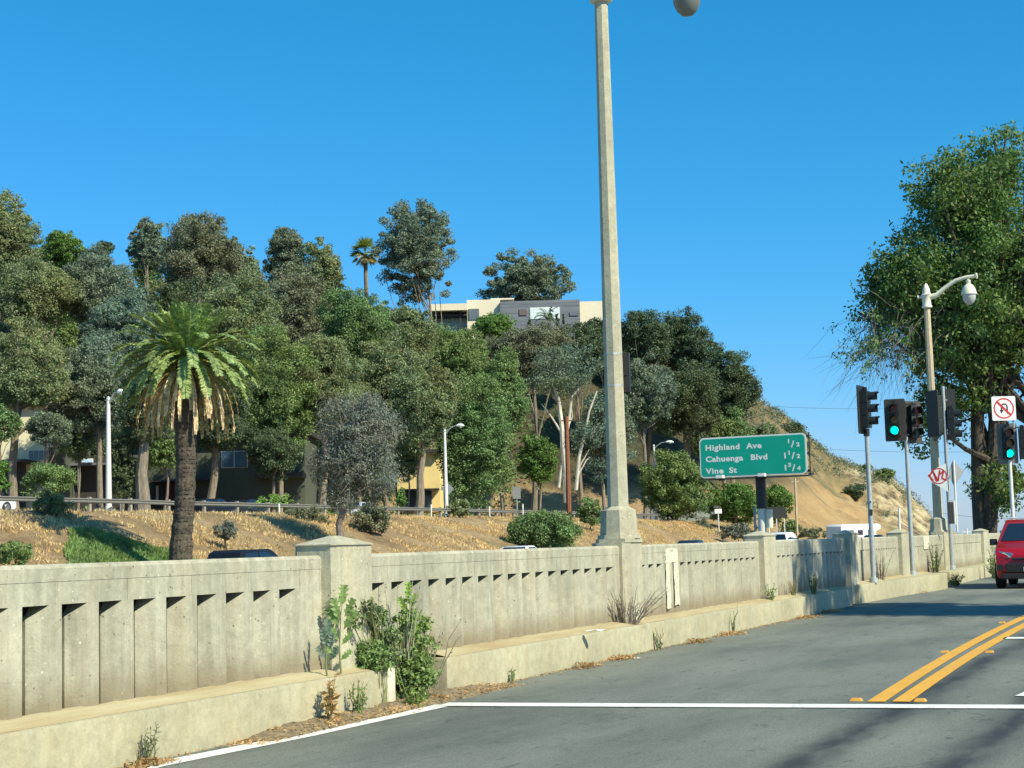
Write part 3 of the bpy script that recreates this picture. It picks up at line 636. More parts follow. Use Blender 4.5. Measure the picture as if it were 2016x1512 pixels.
TREES = [
 # back row along the skyline
 ('pine_tree', 'tall dark conifer rising at the far left edge of the skyline', 12, 478, 66, 105, 185, 'olive', dict(dens=1.2, bark=B_DARK, shape=.4)),
 ('tree', 'vivid green leafy tree on the skyline right of the dark conifer', 122, 492, 52, 50, 205, 'green', dict(dens=1.1)),
 ('tree', 'tiny dark round tree on the skyline between two larger crowns', 206, 490, 20, 19, 248, 'dark', dict(dens=.8)),
 ('eucalyptus_tree', 'thin sparse eucalyptus top leaning left of the tallest left crown', 288, 486, 46, 66, 215, 'euc', dict(dens=1.0, clr=.14, nc=190, shape=.6, lump=.2)),
 ('eucalyptus_tree', 'broad dome-shaped eucalyptus crown, highest left of the fan palm', 398, 510, 92, 96, 200, 'brown', dict(dens=1.2, lump=.2)),
 ('eucalyptus_tree', 'rounded olive shoulder of a tree right of the dome-shaped crown', 488, 545, 34, 62, 222, 'olive', dict(dens=.9)),
 ('eucalyptus_tree', 'ragged half-bare skyline tree with dry brown sprays', 566, 496, 40, 70, 228, 'brown', dict(dens=.9, clr=.14, nc=170, shape=.6)),
 ('eucalyptus_tree', 'dense olive skyline tree left of the fan palm', 632, 540, 50, 84, 212, 'olive', dict(dens=1.1)),
 ('eucalyptus_tree', 'tallest airy eucalyptus right of the fan palm with sky showing through', 818, 494, 92, 122, 208, 'euc', dict(dens=1.15, clr=.125, nc=330, bark=B_EUC, flat=0, r0=.28, nl=18, shape=.6, lump=.22)),
 ('eucalyptus_tree', 'wide airy eucalyptus crown showing above the modern house roof', 1032, 558, 106, 74, 285, 'euc', dict(dens=1.1, clr=.12, nc=300, shape=.6, lump=.22)),
 ('tree', 'bright green tree in front of the white part of the modern house', 972, 646, 52, 38, 238, 'green', dict(dens=1.1)),
 ('tree', 'dark tree hiding the right corner of the modern house', 1172, 655, 34, 34, 236, 'dark', dict(dens=1.1)),
 # middle rows
 ('tree', 'yellow-green tree below the dark conifer', 70, 575, 78, 72, 168, 'olive', dict(dens=1.1)),
 ('tree', 'smooth grey-green crown left of the dome-shaped eucalyptus', 195, 575, 72, 82, 172, 'euc', dict(dens=1.2, lump=.2)),
 ('tree', 'silvery grey-green crown directly behind the top left of the date palm', 250, 650, 78, 78, 150, 'blue', dict(dens=1.2)),
 ('tree', 'shadowy dark tree between the dome-shaped crown and the date palm', 345, 640, 70, 90, 178, 'dark', dict(dens=1.2)),
 ('eucalyptus_tree', 'olive eucalyptus just right above the date palm fronds', 470, 640, 85, 100, 158, 'olive', dict(dens=1.2)),
 ('eucalyptus_tree', 'brownish olive eucalyptus below the half-bare skyline tree', 572, 610, 75, 92, 172, 'brown', dict(dens=1.2)),
 ('eucalyptus_tree', 'grey-green eucalyptus below the fan palm', 700, 655, 72, 100, 166, 'mid', dict(dens=1.1)),
 ('tree', 'olive tree left of the modern house', 785, 672, 72, 78, 178, 'olive', dict(dens=1.2)),
 ('tree', 'olive-green tree right below the glazed wing of the modern house', 895, 700, 68, 66, 195, 'mid', dict(dens=1.2)),
 ('tree', 'wide grey-olive canopy spreading below the modern house', 1040, 700, 84, 64, 205, 'brown', dict(dens=1.2)),
 ('tree', 'dusky olive canopy between the modern house and the near lamp post', 1135, 696, 60, 58, 210, 'dark', dict(dens=1.2)),
 ('tree', 'dark rounded treetop just right of the near lamp post', 1262, 668, 62, 62, 228, 'dark', dict(dens=1.2)),
 ('tree', 'dark rounded treetop at the highest point of the right ridge', 1345, 680, 62, 68, 240, 'dark', dict(dens=1.2)),
 ('tree', 'last dark green tree where the woods meet the bare hill', 1428, 765, 66, 78, 236, 'dark', dict(dens=1.3)),
 ('tree', 'dark tree in the lower middle of the right woods', 1345, 795, 80, 80, 222, 'dark', dict(dens=1.2)),
 ('tree', 'grey-green tree behind the dark panel on the near lamp post', 1262, 775, 62, 72, 212, 'blue', dict(dens=1.1)),
 ('tree', 'dense dark tree behind the first sign corner', 1430, 860, 60, 50, 226, 'mid', dict(dens=1.1)),
 # front row, on the frontage road
 ('eucalyptus_tree', 'eucalyptus with a bare pale trunk in front of the cream house', 45, 735, 88, 100, 122, 'olive', dict(dens=1.2, basexy=30, r0=.42, flat=.3)),
 ('eucalyptus_tree', 'dark drooping eucalyptus behind the leftmost street lamp', 185, 765, 82, 108, 126, 'euc', dict(dens=1.3, basexy=196, r0=.3, flat=.2)),
 ('eucalyptus_tree', 'dark tree with a thick brown trunk behind the date palm, left side', 290, 790, 60, 95, 118, 'dark', dict(dens=1.2, basexy=278, r0=.58, bark=B_EUC)),
 ('tree', 'low leafy tree hanging in front of the olive house window', 535, 885, 52, 50, 134, 'dark', dict(dens=1.3, flat=0)),
 ('tree', 'small leafy tree hanging over the red door of the olive house', 318, 880, 46, 42, 128, 'mid', dict(dens=1.0, flat=0)),
 ('tree', 'low green tree hanging over the right end of the cream house', 150, 858, 42, 44, 127, 'olive', dict(dens=1.1, flat=0)),
 ('tree', 'narrow dark tree directly right of the leftmost street lamp', 240, 905, 26, 78, 118, 'dark', dict(dens=1.3, flat=0)),
 ('tree', 'small green tree in front of the left half of the yellow house', 800, 905, 26, 46, 152, 'olive', dict(dens=1.0, flat=0)),
 ('tree', 'leafy tree hanging over the right half of the cream house', 95, 838, 46, 34, 121, 'euc', dict(dens=1.1, flat=0)),
 ('tree', 'leafy tree hanging at the left edge over the cream house roof', -5, 830, 40, 34, 119, 'mid', dict(dens=1.1, flat=0)),
 ('tree', 'shaded tree behind the date palm, right side', 420, 800, 75, 95, 134, 'dark', dict(dens=1.2, basexy=402, r0=.4)),
 ('eucalyptus_tree', 'tall olive eucalyptus midway between the date palm and the grey feathery tree', 545, 775, 80, 125, 138, 'mid', dict(dens=1.25, flat=0)),
 ('eucalyptus_tree', 'eucalyptus with a pale upright trunk behind the grey feathery tree', 640, 760, 72, 105, 140, 'olive', dict(dens=1.1, basexy=626, r0=.4)),
 ('eucalyptus_tree', 'large light olive eucalyptus above the yellow house', 760, 760, 70, 95, 158, 'olive', dict(dens=1.1)),
 ('eucalyptus_tree', 'sunlit drooping eucalyptus hanging over the yellow house', 832, 790, 66, 95, 150, 'olive', dict(dens=1.1, basexy=818, r0=.45, flat=.0)),
 ('tree', 'tall leafy green tree hanging to the ground right of the middle street lamp', 935, 865, 82, 125, 156, 'mid', dict(dens=1.4, flat=0)),
 ('tree', 'slimmer green tree leaning over right of the middle street lamp', 985, 780, 55, 90, 165, 'mid', dict(dens=1.2)),
 ('tree', 'small bright green tree left of the white gum trunks', 1058, 905, 36, 52, 168, 'green', dict(dens=1.3)),
 ('tree', 'blue-green tree partly hidden by the near lamp post', 1190, 850, 60, 95, 192, 'blue', dict(dens=.9)),
 ('tree', 'round sunlit green tree right of the right street lamp', 1325, 955, 68, 66, 200, 'mid', dict(dens=1.4, flat=0)),
 ('tree', 'bushy green tree left of the freeway sign pole', 1447, 985, 50, 42, 206, 'green', dict(dens=1.3, flat=0)),
 ('tree', 'small round green tree right of the freeway sign pole', 1532, 985, 30, 38, 212, 'green', dict(dens=1.3, flat=0)),
]
for i_, (nm, lab, cx, cy, rx, ry, Y, kd, kw) in enumerate(TREES):
    k_ = 1.0 if i_ < 12 else 1.16
    kw = dict(kw); kw['dens'] = kw.get('dens', 1) * (1.25 if kw.get('dens', 1) > .9 else 1.15)
    tree(nm, lab, cx, cy + (k_ - 1) * 20, rx * k_, ry * k_, Y, kd, **kw)
SKX = [-80, 0, 30, 60, 100, 160, 180, 225, 245, 290, 340, 400, 480, 520, 560, 640, 690, 740, 780, 830, 880, 900, 940, 1000, 1190, 1250, 1340, 1400, 1440, 1490, 1520]
SKY = [380, 378, 385, 440, 445, 450, 490, 490, 500, 430, 425, 415, 455, 470, 430, 455, 540, 550, 520, 570, 600, 690, 690, 670, 670, 640, 625, 650, 700, 790, 850]
KEEP = [(-20, 130, 800, 905), (838, 1190, 570, 655), (784, 884, 890, 985), (1062, 1180, 750, 985), (962, 1215, 925, 1015), (290, 600, 880, 1000), (700, 745, 440, 560), (425, 495, 880, 925)]
KIN = ['mid', 'olive', 'euc', 'brown', 'dark', 'blue', 'mid', 'euc']; COLN = dict(blue='blue-green', mid='green', olive='olive', euc='grey-green', brown='brownish olive', dark='dark green')
rf = random.Random(42); nf = 0
def topx(P): 
    v = P - np.array([0, 0, HC]); z = v @ _f; return CX + F * (v @ _r) / z, CY - F * (v @ _u) / z
for Yf, nx in ((246, 19), (232, 19), (218, 18), (204, 17), (192, 16), (180, 16), (168, 15), (156, 14), (145, 12), (136, 10)):
    for q in range(nx):
        x = -60 + (1540 / nx) * (q + rf.uniform(.1, .9)); Yq = Yf + rf.uniform(-7, 7); hgt = rf.uniform(6.5, 12.0) + (3.5 if Yf > 225 and x < 780 else 0); s_ = (x - CX) / F; X_ = s_ * Yq
        if (-X_ * CT + Yq * ST) < 80: continue
        g_ = tz(X_, Yq); top = topx(np.array([X_, Yq, g_ + hgt])); bot = topx(np.array([X_, Yq, g_ + hgt * .15])); rxp = rf.uniform(54, 78) * 175 / Yq
        lim = np.interp(top[0], SKX, SKY) + 6
        if top[1] < lim: continue
        if any(top[0] + rxp * .8 > a_ and top[0] - rxp * .8 < b_ and bot[1] > c_ and top[1] < d_ for a_, b_, c_, d_ in KEEP): continue
        cy_ = (top[1] + bot[1]) / 2; kd = rf.choice(KIN) if x < 1150 else rf.choice(['dark', 'dark', 'mid'])
        sect = 'left of' if x < 370 else ('between the date palm and the modern house' if x < 845 else ('below the modern house' if x < 1190 else 'right of the near lamp post'))
        lab = ('%s tree filling the wooded slope %s' % (COLN[kd], sect)) + (' the date palm' if x < 370 else '')
        tree('hillside_tree', lab, top[0], cy_, rxp, (bot[1] - top[1]) / 2 * 1.08, Yq, kd, dens=1.25, flat=0, nl=5, r0=.14, group='filler ' + lab, lump=.25); nf += 1
print('filler trees', nf)

# white gum with forked pale trunks
def gum():
    Y = 188; c = at(1095, 745, Y); b = at(1114, 985, Y); b[2] = tz(b[0], b[1]) - .1
    t = thing('gum_tree', b, 0, 'white-barked gum tree with forked pale trunks on the bare slope', 'tree', HT); rs = np.random.RandomState(77); m = Y / F
    mb = MB(); P = lambda x, y: at(x, y, Y) - b
    def br(pts, r_): mb.tube([P(*q) for q in pts], [r_ * .62 * (1 - .6 * i / (len(pts) - 1)) for i in range(len(pts))], 7)
    br([(1116, 990), (1113, 930), (1108, 880), (1106, 840), (1100, 790), (1090, 760), (1066, 745)], .62)
    br([(1110, 880), (1120, 830), (1126, 780), (1140, 765)], .35); br([(1104, 850), (1085, 820), (1066, 795)], .22)
    br([(1106, 830), (1102, 790), (1096, 770)], .25); br([(1118, 840), (1127, 820), (1124, 800)], .18)
    br([(1134, 965), (1140, 900), (1152, 850), (1160, 810), (1175, 770)], .36); br([(1140, 920), (1160, 885)], .16)
    br([(1136, 940), (1155, 905), (1162, 900)], .14); br([(1100, 960), (1106, 915), (1110, 880)], .3)
    mb.build('trunk', B_WHITE, t, True)
    cl = clumps(rs, 120, np.array([85 * m, 60 * m, 62 * m]), .45, .35, .3) + (at(1105, 735, Y) - b)
    cl2 = clumps(rs, 26, np.array([40 * m, 30 * m, 26 * m])) + (at(1155, 850, Y) - b)
    quads('crown', np.concatenate([foliage(rs, cl, 1.1, 75, .26, .45), foliage(rs, cl2, .9, 60, .26, .45)]), LF['blue'], t)
gum()
# grey feathery tree leaning out of the embankment
def feathery():
    p = onL(672, 1052, 51.5); b = np.array([p[0], p[1], tz(p[0], p[1]) - .1]); Y = p[1]; m = Y / F
    t = thing('feathery_tree', b, 0, 'grey feathery tree rooted on the embankment with a crooked pale trunk', 'tree', HT); rs = np.random.RandomState(8)
    mb = MB(); P = lambda x, y, dy=0: at(x, y, Y + dy) - b
    mb.tube([(0, 0, 0), P(668, 1030), P(680, 990), P(682, 955), P(690, 900), P(715, 840), P(728, 790)], [.3, .24, .22, .2, .16, .1, .05], 8)
    for k in range(60):
        a = P(rs.uniform(670, 730), rs.uniform(840, 1000), rs.uniform(-1, 1)); e = P(rs.uniform(620, 775), rs.uniform(770, 1000), rs.uniform(-2.5, 2.5))
        mb.tube([a, (a + e) / 2 + np.array([0, 0, .3]), e], [.05, .03, .01], 4)
    mb.build('trunk', B_TWIG, t, True)
    cl = np.concatenate([clumps(rs, 150, np.array([92 * m, 70 * m, 88 * m]), .5, .3) + P(706, 850), clumps(rs, 120, np.array([98 * m, 70 * m, 85 * m]), .5, .3) + P(700, 930)])
    quads('crown', foliage(rs, cl, .8, 150, .19, .30, .5), LF['grey'], t)
feathery()
# shrubs
def shrub(label, x, y, rx, ry, kind, L=None, Y=None, dens=1.3, name='shrub', grp='shrubs on the embankment'):
    if Y is None: Y = onL(x, y, L)[1]
    c = at(x, y, Y); t = tz(c[0], Y)
    tree(name, label, x, y, rx, ry, Y, kind, dens=dens, flat=0, cat='shrub', group=grp, clr=.26, r0=.06, bark=B_DARK, nc=60 if dens < 2 else 220, nl=12, leaf=max(.12, 4.2 * Y / F), base=(c[0], Y, min(t - .05, c[2] - ry * Y / F * .6)))
shrub('large dark green bush spreading on the embankment left of the near lamp post', 1068, 1046, 88, 42, 'mid', L=50.5, dens=3.2)
shrub('upright green bush just left of the near lamp pedestal', 1160, 1008, 28, 32, 'mid', L=55)
shrub('round olive shrub left of the leftmost street lamp base', 108, 996, 42, 28, 'olive', L=58.5)
shrub('low dark green shrub at the lower left edge of the embankment', 26, 1090, 42, 30, 'mid', L=49)
shrub('small dark grey dead shrub right of the date palm trunk', 446, 1044, 24, 24, 'grey', L=53, dens=1.0)
shrub('low lime green plants behind the guard rail near the parked cars', 532, 990, 48, 17, 'lime', L=62)
shrub('brown dry brush at the top of the embankment', 610, 1018, 52, 24, 'brown', L=57.5, dens=.9)
shrub('dark brown twiggy brush at the feet of the feathery tree', 730, 1022, 44, 36, 'brown', L=55, dens=.9)
shrub('sprawling green bush under the cream house', 90, 945, 62, 42, 'mid', Y=116, dens=1.5)
shrub('small green bush at the left edge behind the guard rail', 0, 940, 22, 40, 'green', Y=118)
shrub('narrow bright green bush left of the yellow house', 790, 978, 12, 22, 'green', Y=146)
shrub('olive scrub around the middle street lamp base', 905, 1000, 28, 18, 'olive', L=60)
shrub('grey-olive brush on the crest right of the near lamp post', 1385, 1040, 22, 20, 'brown', L=57, dens=.9)
shrub('grey scrub below the freeway sign', 1455, 1046, 50, 18, 'grey', Y=190, dens=1.1)
shrub('brown scrub at the foot of the slope by the white pickup', 1600, 1050, 36, 12, 'brown', Y=215, dens=1.1)
shrub('dark oak bush on the ridge above the freeway sign', 1550, 848, 40, 26, 'dark', Y=292, grp='shrubs on the bare hill')
shrub('dark green bush alone on the bare slope', 1684, 966, 22, 18, 'dark', Y=284, grp='shrubs on the bare hill')
shrub('long low bush on the ridge crest left of the second signal pole', 1742, 935, 26, 13, 'mid', Y=306, grp='shrubs on the bare hill')
shrub('tiny bush on the ridge crest behind the first signal pole', 1706, 920, 12, 10, 'mid', Y=308, grp='shrubs on the bare hill')
shrub('low bush at the slope foot between sign and pickup', 1558, 1040, 24, 20, 'mid', Y=216, grp='shrubs on the bare hill')
shrub('olive scrub patch on the ridge right of the green sign', 1500, 850, 36, 20, 'olive', Y=270, grp='shrubs on the bare hill', dens=1.0)
# undergrowth on the wooded slope, scrub on the spur, dry grass: masses nobody could count
rs = np.random.RandomState(21)
def scatter(n, xr, Yr, cond=None):
    x = rs.uniform(*xr, n); Y = rs.uniform(*Yr, n); s = (x - CX) / F; X = s * Y
    if cond is not None: k = cond(X, Y); X, Y = X[k], Y[k]
    return np.stack([X, Y, terrain(X, Y)], -1)
P = scatter(5200, (-250, 1460), (112, 270), lambda X, Y: (-X * CT + Y * ST) > 86)
P = P + np.array([0, 0, .8]); o = quads('undergrowth', foliage(rs, P, 2.4, 30, .5, .55, .1), LF['mid']); tag(o, 'dark undergrowth beneath the hillside trees', 'undergrowth', None, 'stuff')
P = scatter(2600, (1440, 1850), (225, 330), lambda X, Y: (fbm(X * .07, Y * .07, 5) > .44) & (terrain(X, Y) > 4) & ((X / Y > s_of(1700)) | (terrain(X, Y) > 12)))
o = quads('scrub', foliage(rs, P + np.array([0, 0, .3]), 1.0, 24, .34, .5, .1), LF['brown']); tag(o, 'low dry scrub on the bare hill', 'scrub', None, 'stuff')
def grass(n, cond, h, mat, name, label, Lr=(46.8, 61.5), tr=(45, 245)):
    t = rs.uniform(*tr, n); L = rs.uniform(*Lr, n); X = t * ST - L * CT; Y = t * CT + L * ST
    k = cond(X, Y, t, L); X, Y = X[k], Y[k]; P = np.stack([X, Y, terrain(X, Y)], -1)
    hh = h * (0.5 + rs.rand(len(P))); A = unit(rs.normal(size=P.shape) * .45 + np.array([0, 0, 1.0])); B = unit(np.cross(A, rs.normal(size=P.shape)))
    o = quads(name, leafq(P + A * hh[:, None] * .4, A, B, hh, hh * .22), mat); tag(o, label, 'grass', None, 'stuff')
def greenpatch(X, Y):
    c1 = onL(270, 1065, 50.5); c2 = onL(225, 1095, 48); c3 = onL(310, 1090, 48.5)
    k = np.zeros(len(X), bool)
    for c, a in ((c1, 3.4), (c2, 2.6), (c3, 2.6), (onL(210, 1040, 53.5), 1.8), (onL(330, 1060, 51), 1.6)): k |= ((X - c[0]) / a) ** 2 + ((Y - c[1]) / (a * 1.6)) ** 2 < 1
    return k
grass(170000, lambda X, Y, t, L: ~greenpatch(X, Y) & (fbm(X * .30, Y * .30, 4) > .46), .20, LF['grass'], 'dry_grass', 'dry golden grass covering the embankment')
grass(260000, lambda X, Y, t, L: greenpatch(X, Y) & (rs.rand(len(X)) < .9), .26, LF['weed'], 'green_groundcover', 'green ground cover patch by the date palm', Lr=(46.8, 56), tr=(50, 85))

# ------------------------------------------------------------------ date palm
def date_palm():
    p = onL(352, 1100, 48.2); Y = p[1]; b = np.array([p[0], p[1], tz(p[0], p[1]) - .2]); m = Y / F
    t = thing('date_palm', b, 0, 'large date palm with a thick rough trunk and a skirt of dead fronds', 'palm tree'); rs = np.random.RandomState(4)
    P = lambda x, y: at(x, y, Y) - b
    path = [P(352, 1100), P(358, 1050), P(364, 990), P(366, 920), P(366, 850), P(367, 780), P(367, 706)]
    path[0] = np.array([0, 0, 0.0]); rad = [.66, .54, .50, .50, .56, .66, .5]
    mb = MB(); zz = np.linspace(0, 1, 50); pts = []; rr = []
    for u_ in zz:
        q = u_ * (len(path) - 1); i = min(int(q), len(path) - 2); f = q - i
        pts.append(path[i] * (1 - f) + path[i + 1] * f); rr.append((rad[i] * (1 - f) + rad[i + 1] * f) * (1 + .05 * math.sin(u_ * 220)) )
    mb.tube(pts, rr, 14); 
    for k in range(900):                                     # leaf-base stubs
        u_ = rs.rand(); i = int(u_ * 49); a = rs.rand() * 6.283; r_ = rr[i]; d = np.array([math.cos(a), math.sin(a), 0])
        c = pts[i] + d * r_ * .96; s = np.array([-d[1], d[0], 0]) * .07
        mb.add([c - s, c + s, c + d * .09 + np.array([0, 0, .10])], [(0, 1, 2)])
    mb.build('trunk', B_PALM, t)
    top = P(367, 706)
    def frond(el, az, ln, sag, wleaf, dead=False, n=26):
        d0 = np.array([math.cos(az) * math.cos(el), math.sin(az) * math.cos(el), math.sin(el)]); p_ = top + np.array([math.cos(az), math.sin(az), 0]) * .3; p_ = p_.copy()
        out_ = []; st = ln / n; d = d0.copy(); side = unit(np.cross(d0, (0, 0, 1.0)))
        ra = []
        for i in range(n):
            u_ = i / (n - 1); ra.append(p_.copy())
            up = unit(np.cross(side, d)); wl_ = wleaf * min(1, .45 + 2.2 * u_) * (1 if u_ < .9 else 1 - (u_ - .9) * 4)
            if u_ > .06:
                for sg in (-1, 1):
                    for rep in range(2):
                        A = unit(side * sg * (.85 if not dead else .35) + d * (.6 if not dead else 1.1) + up * rs.uniform(-.30, .12)); B = unit(np.cross(A, up + rs.normal(size=3) * .3)); l_ = wl_ * rs.uniform(.85, 1.1)
                        out_.append(leafq((p_ + A * l_ / 2 + d * st * .5 * rep)[None], A[None], B[None], [l_], [.13 if not dead else .11])[0])
            p_ = p_ + d * st; d = unit(d + np.array([0, 0, -sag * st * (0.35 + u_)]))
        return out_, ra
    live, dead, rach, drach = [], [], [], []
    for k in range(92):
        tier = k / 91.0; el = R(84 - 96 * tier ** .9 + rs.uniform(-6, 6)); az = k * 2.39996 + rs.uniform(-.15, .15)
        ln = 2.55 + 1.3 * min(1, tier * 2) + .3 * rs.rand(); q, ra = frond(el, az, ln, .16 + .36 * min(1, tier * 1.6), .36, False, 30); live += q; rach.append(ra)
    top = top - np.array([0, 0, .75])
    for k in range(70):
        el = R(rs.uniform(-30, 12)); az = k * 2.39996 + rs.uniform(-.2, .2)
        q, ra = frond(el, az, rs.uniform(2.8, 4.3), 1.15, .26, True, 26); dead += q; drach.append(ra)
    quads('fronds', np.array(live), LF['palm'], t); quads('dead_fronds', np.array(dead), LF['frond'], t)
    mb = MB()
    for ra in rach: mb.tube(ra[::5], [.06, .05, .045, .04, .03, .02, .01][:len(ra[::5])], 4)
    mb.build('frond_stalks', leafmat_stalk, t)
leafmat_stalk = plain('palm_stalk', (0.24, 0.26, 0.09), .6)
date_palm()
def fan_palm():
    Y = 218; b = at(721, 600, Y); b[2] = min(tz(b[0], b[1]), b[2] - 2); t = thing('fan_palm', b, 0, 'slim fan palm standing above the trees on the skyline', 'palm tree'); rs = np.random.RandomState(9); m = Y / F
    P = lambda x, y: at(x, y, Y) - b; mb = MB(); mb.tube([(0, 0, 0), P(721, 560), P(719, 500)], [.36, .3, .28], 8); mb.build('trunk', B_EUC, t, True)
    live, dead = [], []
    for k in range(54):
        el = R(rs.uniform(-65, 85)); az = k * 2.4; d = np.array([math.cos(az) * math.cos(el), math.sin(az) * math.cos(el), math.sin(el)]); base_ = P(719, 497)
        stem = 1.0 + .2 * rs.rand(); c = base_ + d * stem; sd = unit(np.cross(d, (0.02, 0.01, 1.0))); 
        dst = dead if el < R(-8) else live
        for j in range(15):
            a = (j / 14 - .5) * 2.6; A = unit(d * math.cos(a) + sd * math.sin(a) + np.array([0, 0, -.35])); dst.append(leafq((c + A * .6)[None], A[None], unit(np.cross(A, (.1, .2, 1)))[None], [1.25], [.16])[0])
        dst.append(leafq((base_ + d * stem / 2)[None], d[None], sd[None], [stem], [.08])[0])
    quads('fronds', np.array(live), LF['palm'], t); quads('dead_fronds', np.array(dead), leafmat('leaf_fan_yellow', (.26, .22, .06), (.45, .34, .12)), t)
fan_palm()
def small_palm():
    Y = 236; b = at(1080, 650, Y); t = thing('feather_palm', b, 0, 'small feather palm in front of the big window of the modern house', 'palm tree'); rs = np.random.RandomState(19)
    P = lambda x, y: at(x, y, Y) - b; mb = MB(); mb.tube([(0, 0, -2), P(1079, 626)], [.2, .14], 7); mb.build('trunk', B_DARK, t, True); L_ = []
    for k in range(13):
        el = R(rs.uniform(0, 75)); az = k * 2.4; d = np.array([math.cos(az) * math.cos(el), math.sin(az) * math.cos(el) * .6, math.sin(el)]); p_ = P(1079, 626).copy()
        for i in range(14):
            sd = unit(np.cross(d, (0, 0.1, 1))); 
            for sg in (-1, 1): A = unit(sd * sg + d * .6 - np.array([0, 0, .4])); L_.append(leafq((p_ + A * .25)[None], A[None], d[None], [.6], [.13])[0])
            p_ = p_ + d * .17; d = unit(d + np.array([0, 0, -.13]))
    quads('fronds', np.array(L_), LF['dark'], t)
small_palm()
for x, y0, y1, rx, lab in ((1042, 624, 650, 4, 'thin cypress left of the big window of the modern house'), (1097, 612, 648, 4.5, 'taller thin cypress right of the small palm'), (1109, 610, 645, 3.2, 'thinnest cypress right of the big window of the modern house'), (1085, 596, 640, 5, 'pointed cypress in front of the big window')):
    tree('cypress_tree', lab, x, (y0 + y1) / 2, rx, (y1 - y0) / 2, 237, 'dark', dens=1.3, nc=30, cat='tree', group='cypresses by the modern house', leaf=.25, r0=.08, base=at(x, y1 + 12, 237))

# ------------------------------------------------------------------ buildings
def pxbox(mb, o, x0, y0, x1, y1, Y, depth):
    """axis box whose front face spans the surveyed rectangle at distance Y; coordinates local to o"""
    a = at(x0, (y0 + y1) / 2, Y); b = at(x1, (y0 + y1) / 2, Y); zt = at((x0 + x1) / 2, y0, Y)[2]; zb = at((x0 + x1) / 2, y1, Y)[2]; l = o.location
    return mb.box(a[0] - l[0], b[0] - l[0], Y - l[1], Y + depth - l[1], zb - l[2], zt - l[2])
K_HW = plain('white_stucco', (0.80, 0.72, 0.52), .8, 0, .06, .5); K_HG = plain('grey_cladding', (0.16, 0.18, 0.20), .7, 0, .25, .8)
def clad():
    m, n, b = mat_new('grey_board_cladding'); f = noise(n, pos(n, (.15, .15, 3)), 1, 5); n.links.new(ramp(n, f, [(.3, (.12, .14, .16)), (.7, (.24, .26, .28))]), b.inputs['Base Color']); return m
K_CLAD = clad(); K_WIN = glass('window_glass_dark', (.03, .05, .06)); K_WINB = glass('window_glass_painted_sky', (.55, .75, .95)); K_WINL = plain('window_blind_pale', (.72, .82, .78), .3)  # sky glass: blue of the reflected sky put into its base colour
K_FRAMEW = plain('window_frame_white', (.75, .75, .72)); K_CREAMH = plain('cream_stucco', (.78, .72, .48), .85, 0, .06, .6); K_OLIVEH = plain('olive_stucco_and_shade', (.09, .105, .075), .85, 0, .15, .5)
K_YELH = plain('yellow_stucco', (.80, .62, .26), .85, 0, .1, .6); K_TEAL = plain('teal_panel', (.10, .30, .27), .4, 0, .15, .6); K_ROOF = plain('dark_roof', (.05, .045, .04)); K_REDDOOR = plain('dark_red_door', (.12, .035, .025))
o = thing('modern_house', at(1015, 660, 250), 0, 'white and grey flat-roofed modern house on top of the hill', 'house')
Yh = 250
mb = MB(); pxbox(mb, o, 920, 590, 985.5, 675, Yh, 12); pxbox(mb, o, 966, 587, 1012, 590, Yh + 1, 6); tag(mb.build('wall', K_HW, o), 'white wall block')
mb = MB(); pxbox(mb, o, 1142.5, 593, 1200, 680, Yh + .5, 12); mb.build('wall', K_HW, o)
mb = MB(); pxbox(mb, o, 985.5, 591.5, 1142.5, 682, Yh - .8, 12); tag(mb.build('wall', K_CLAD, o), 'blue-grey boarded wall block')
mb = MB(); pxbox(mb, o, 846, 598, 919.5, 611, Yh - 2, 12); tag(mb.build('roof', K_HW, o), 'flat white canopy roof of the glazed wing')
mb = MB(); pxbox(mb, o, 846, 619, 919, 622, Yh - 1, 9); pxbox(mb, o, 846, 611.2, 848, 665, Yh - 1.2, .4); pxbox(mb, o, 905, 611.2, 908, 665, Yh - 1.2, .4); mb.build('window_frame', K_ROOF, o)
mb = MB(); pxbox(mb, o, 848, 611.5, 919, 618.5, Yh + 3, 3); mb.build('wall', K_HW, o)
mb = MB(); pxbox(mb, o, 848, 622.5, 919, 668, Yh + 2, .3); mb.build('window', K_WINB, o)
def win(o, x0, y0, x1, y1, Y, gm, fm=K_FRAMEW, div=0, nm='window', fw=1.0):
    mb = MB(); pxbox(mb, o, x0, y0, x1, y1, Y - .10, .10); f = mb.build(nm, fm, o); f.data.materials
    n_ = div + 1; wpx = (x1 - x0) / n_
    for i in range(n_):
        mb = MB(); pxbox(mb, o, x0 + i * wpx + fw, y0 + fw, x0 + (i + 1) * wpx - fw, y1 - fw, Y - .14, .035); mb.build('pane', gm, f)
win(o, 922, 608, 943, 630, Yh, plain('grey_door', (.12, .16, .19)), K_ROOF, 0, 'door', .6); win(o, 1043, 605, 1102, 628, Yh - .8, K_WINL, K_FRAMEW, 0)
win(o, 1022, 609, 1037, 621, Yh - .8, plain('shutter_brown', (.16, .13, .11)), K_ROOF, 0, fw=.5); win(o, 1121, 614, 1139, 622, Yh - .8, K_CLAD, K_HG, 0, fw=.8)
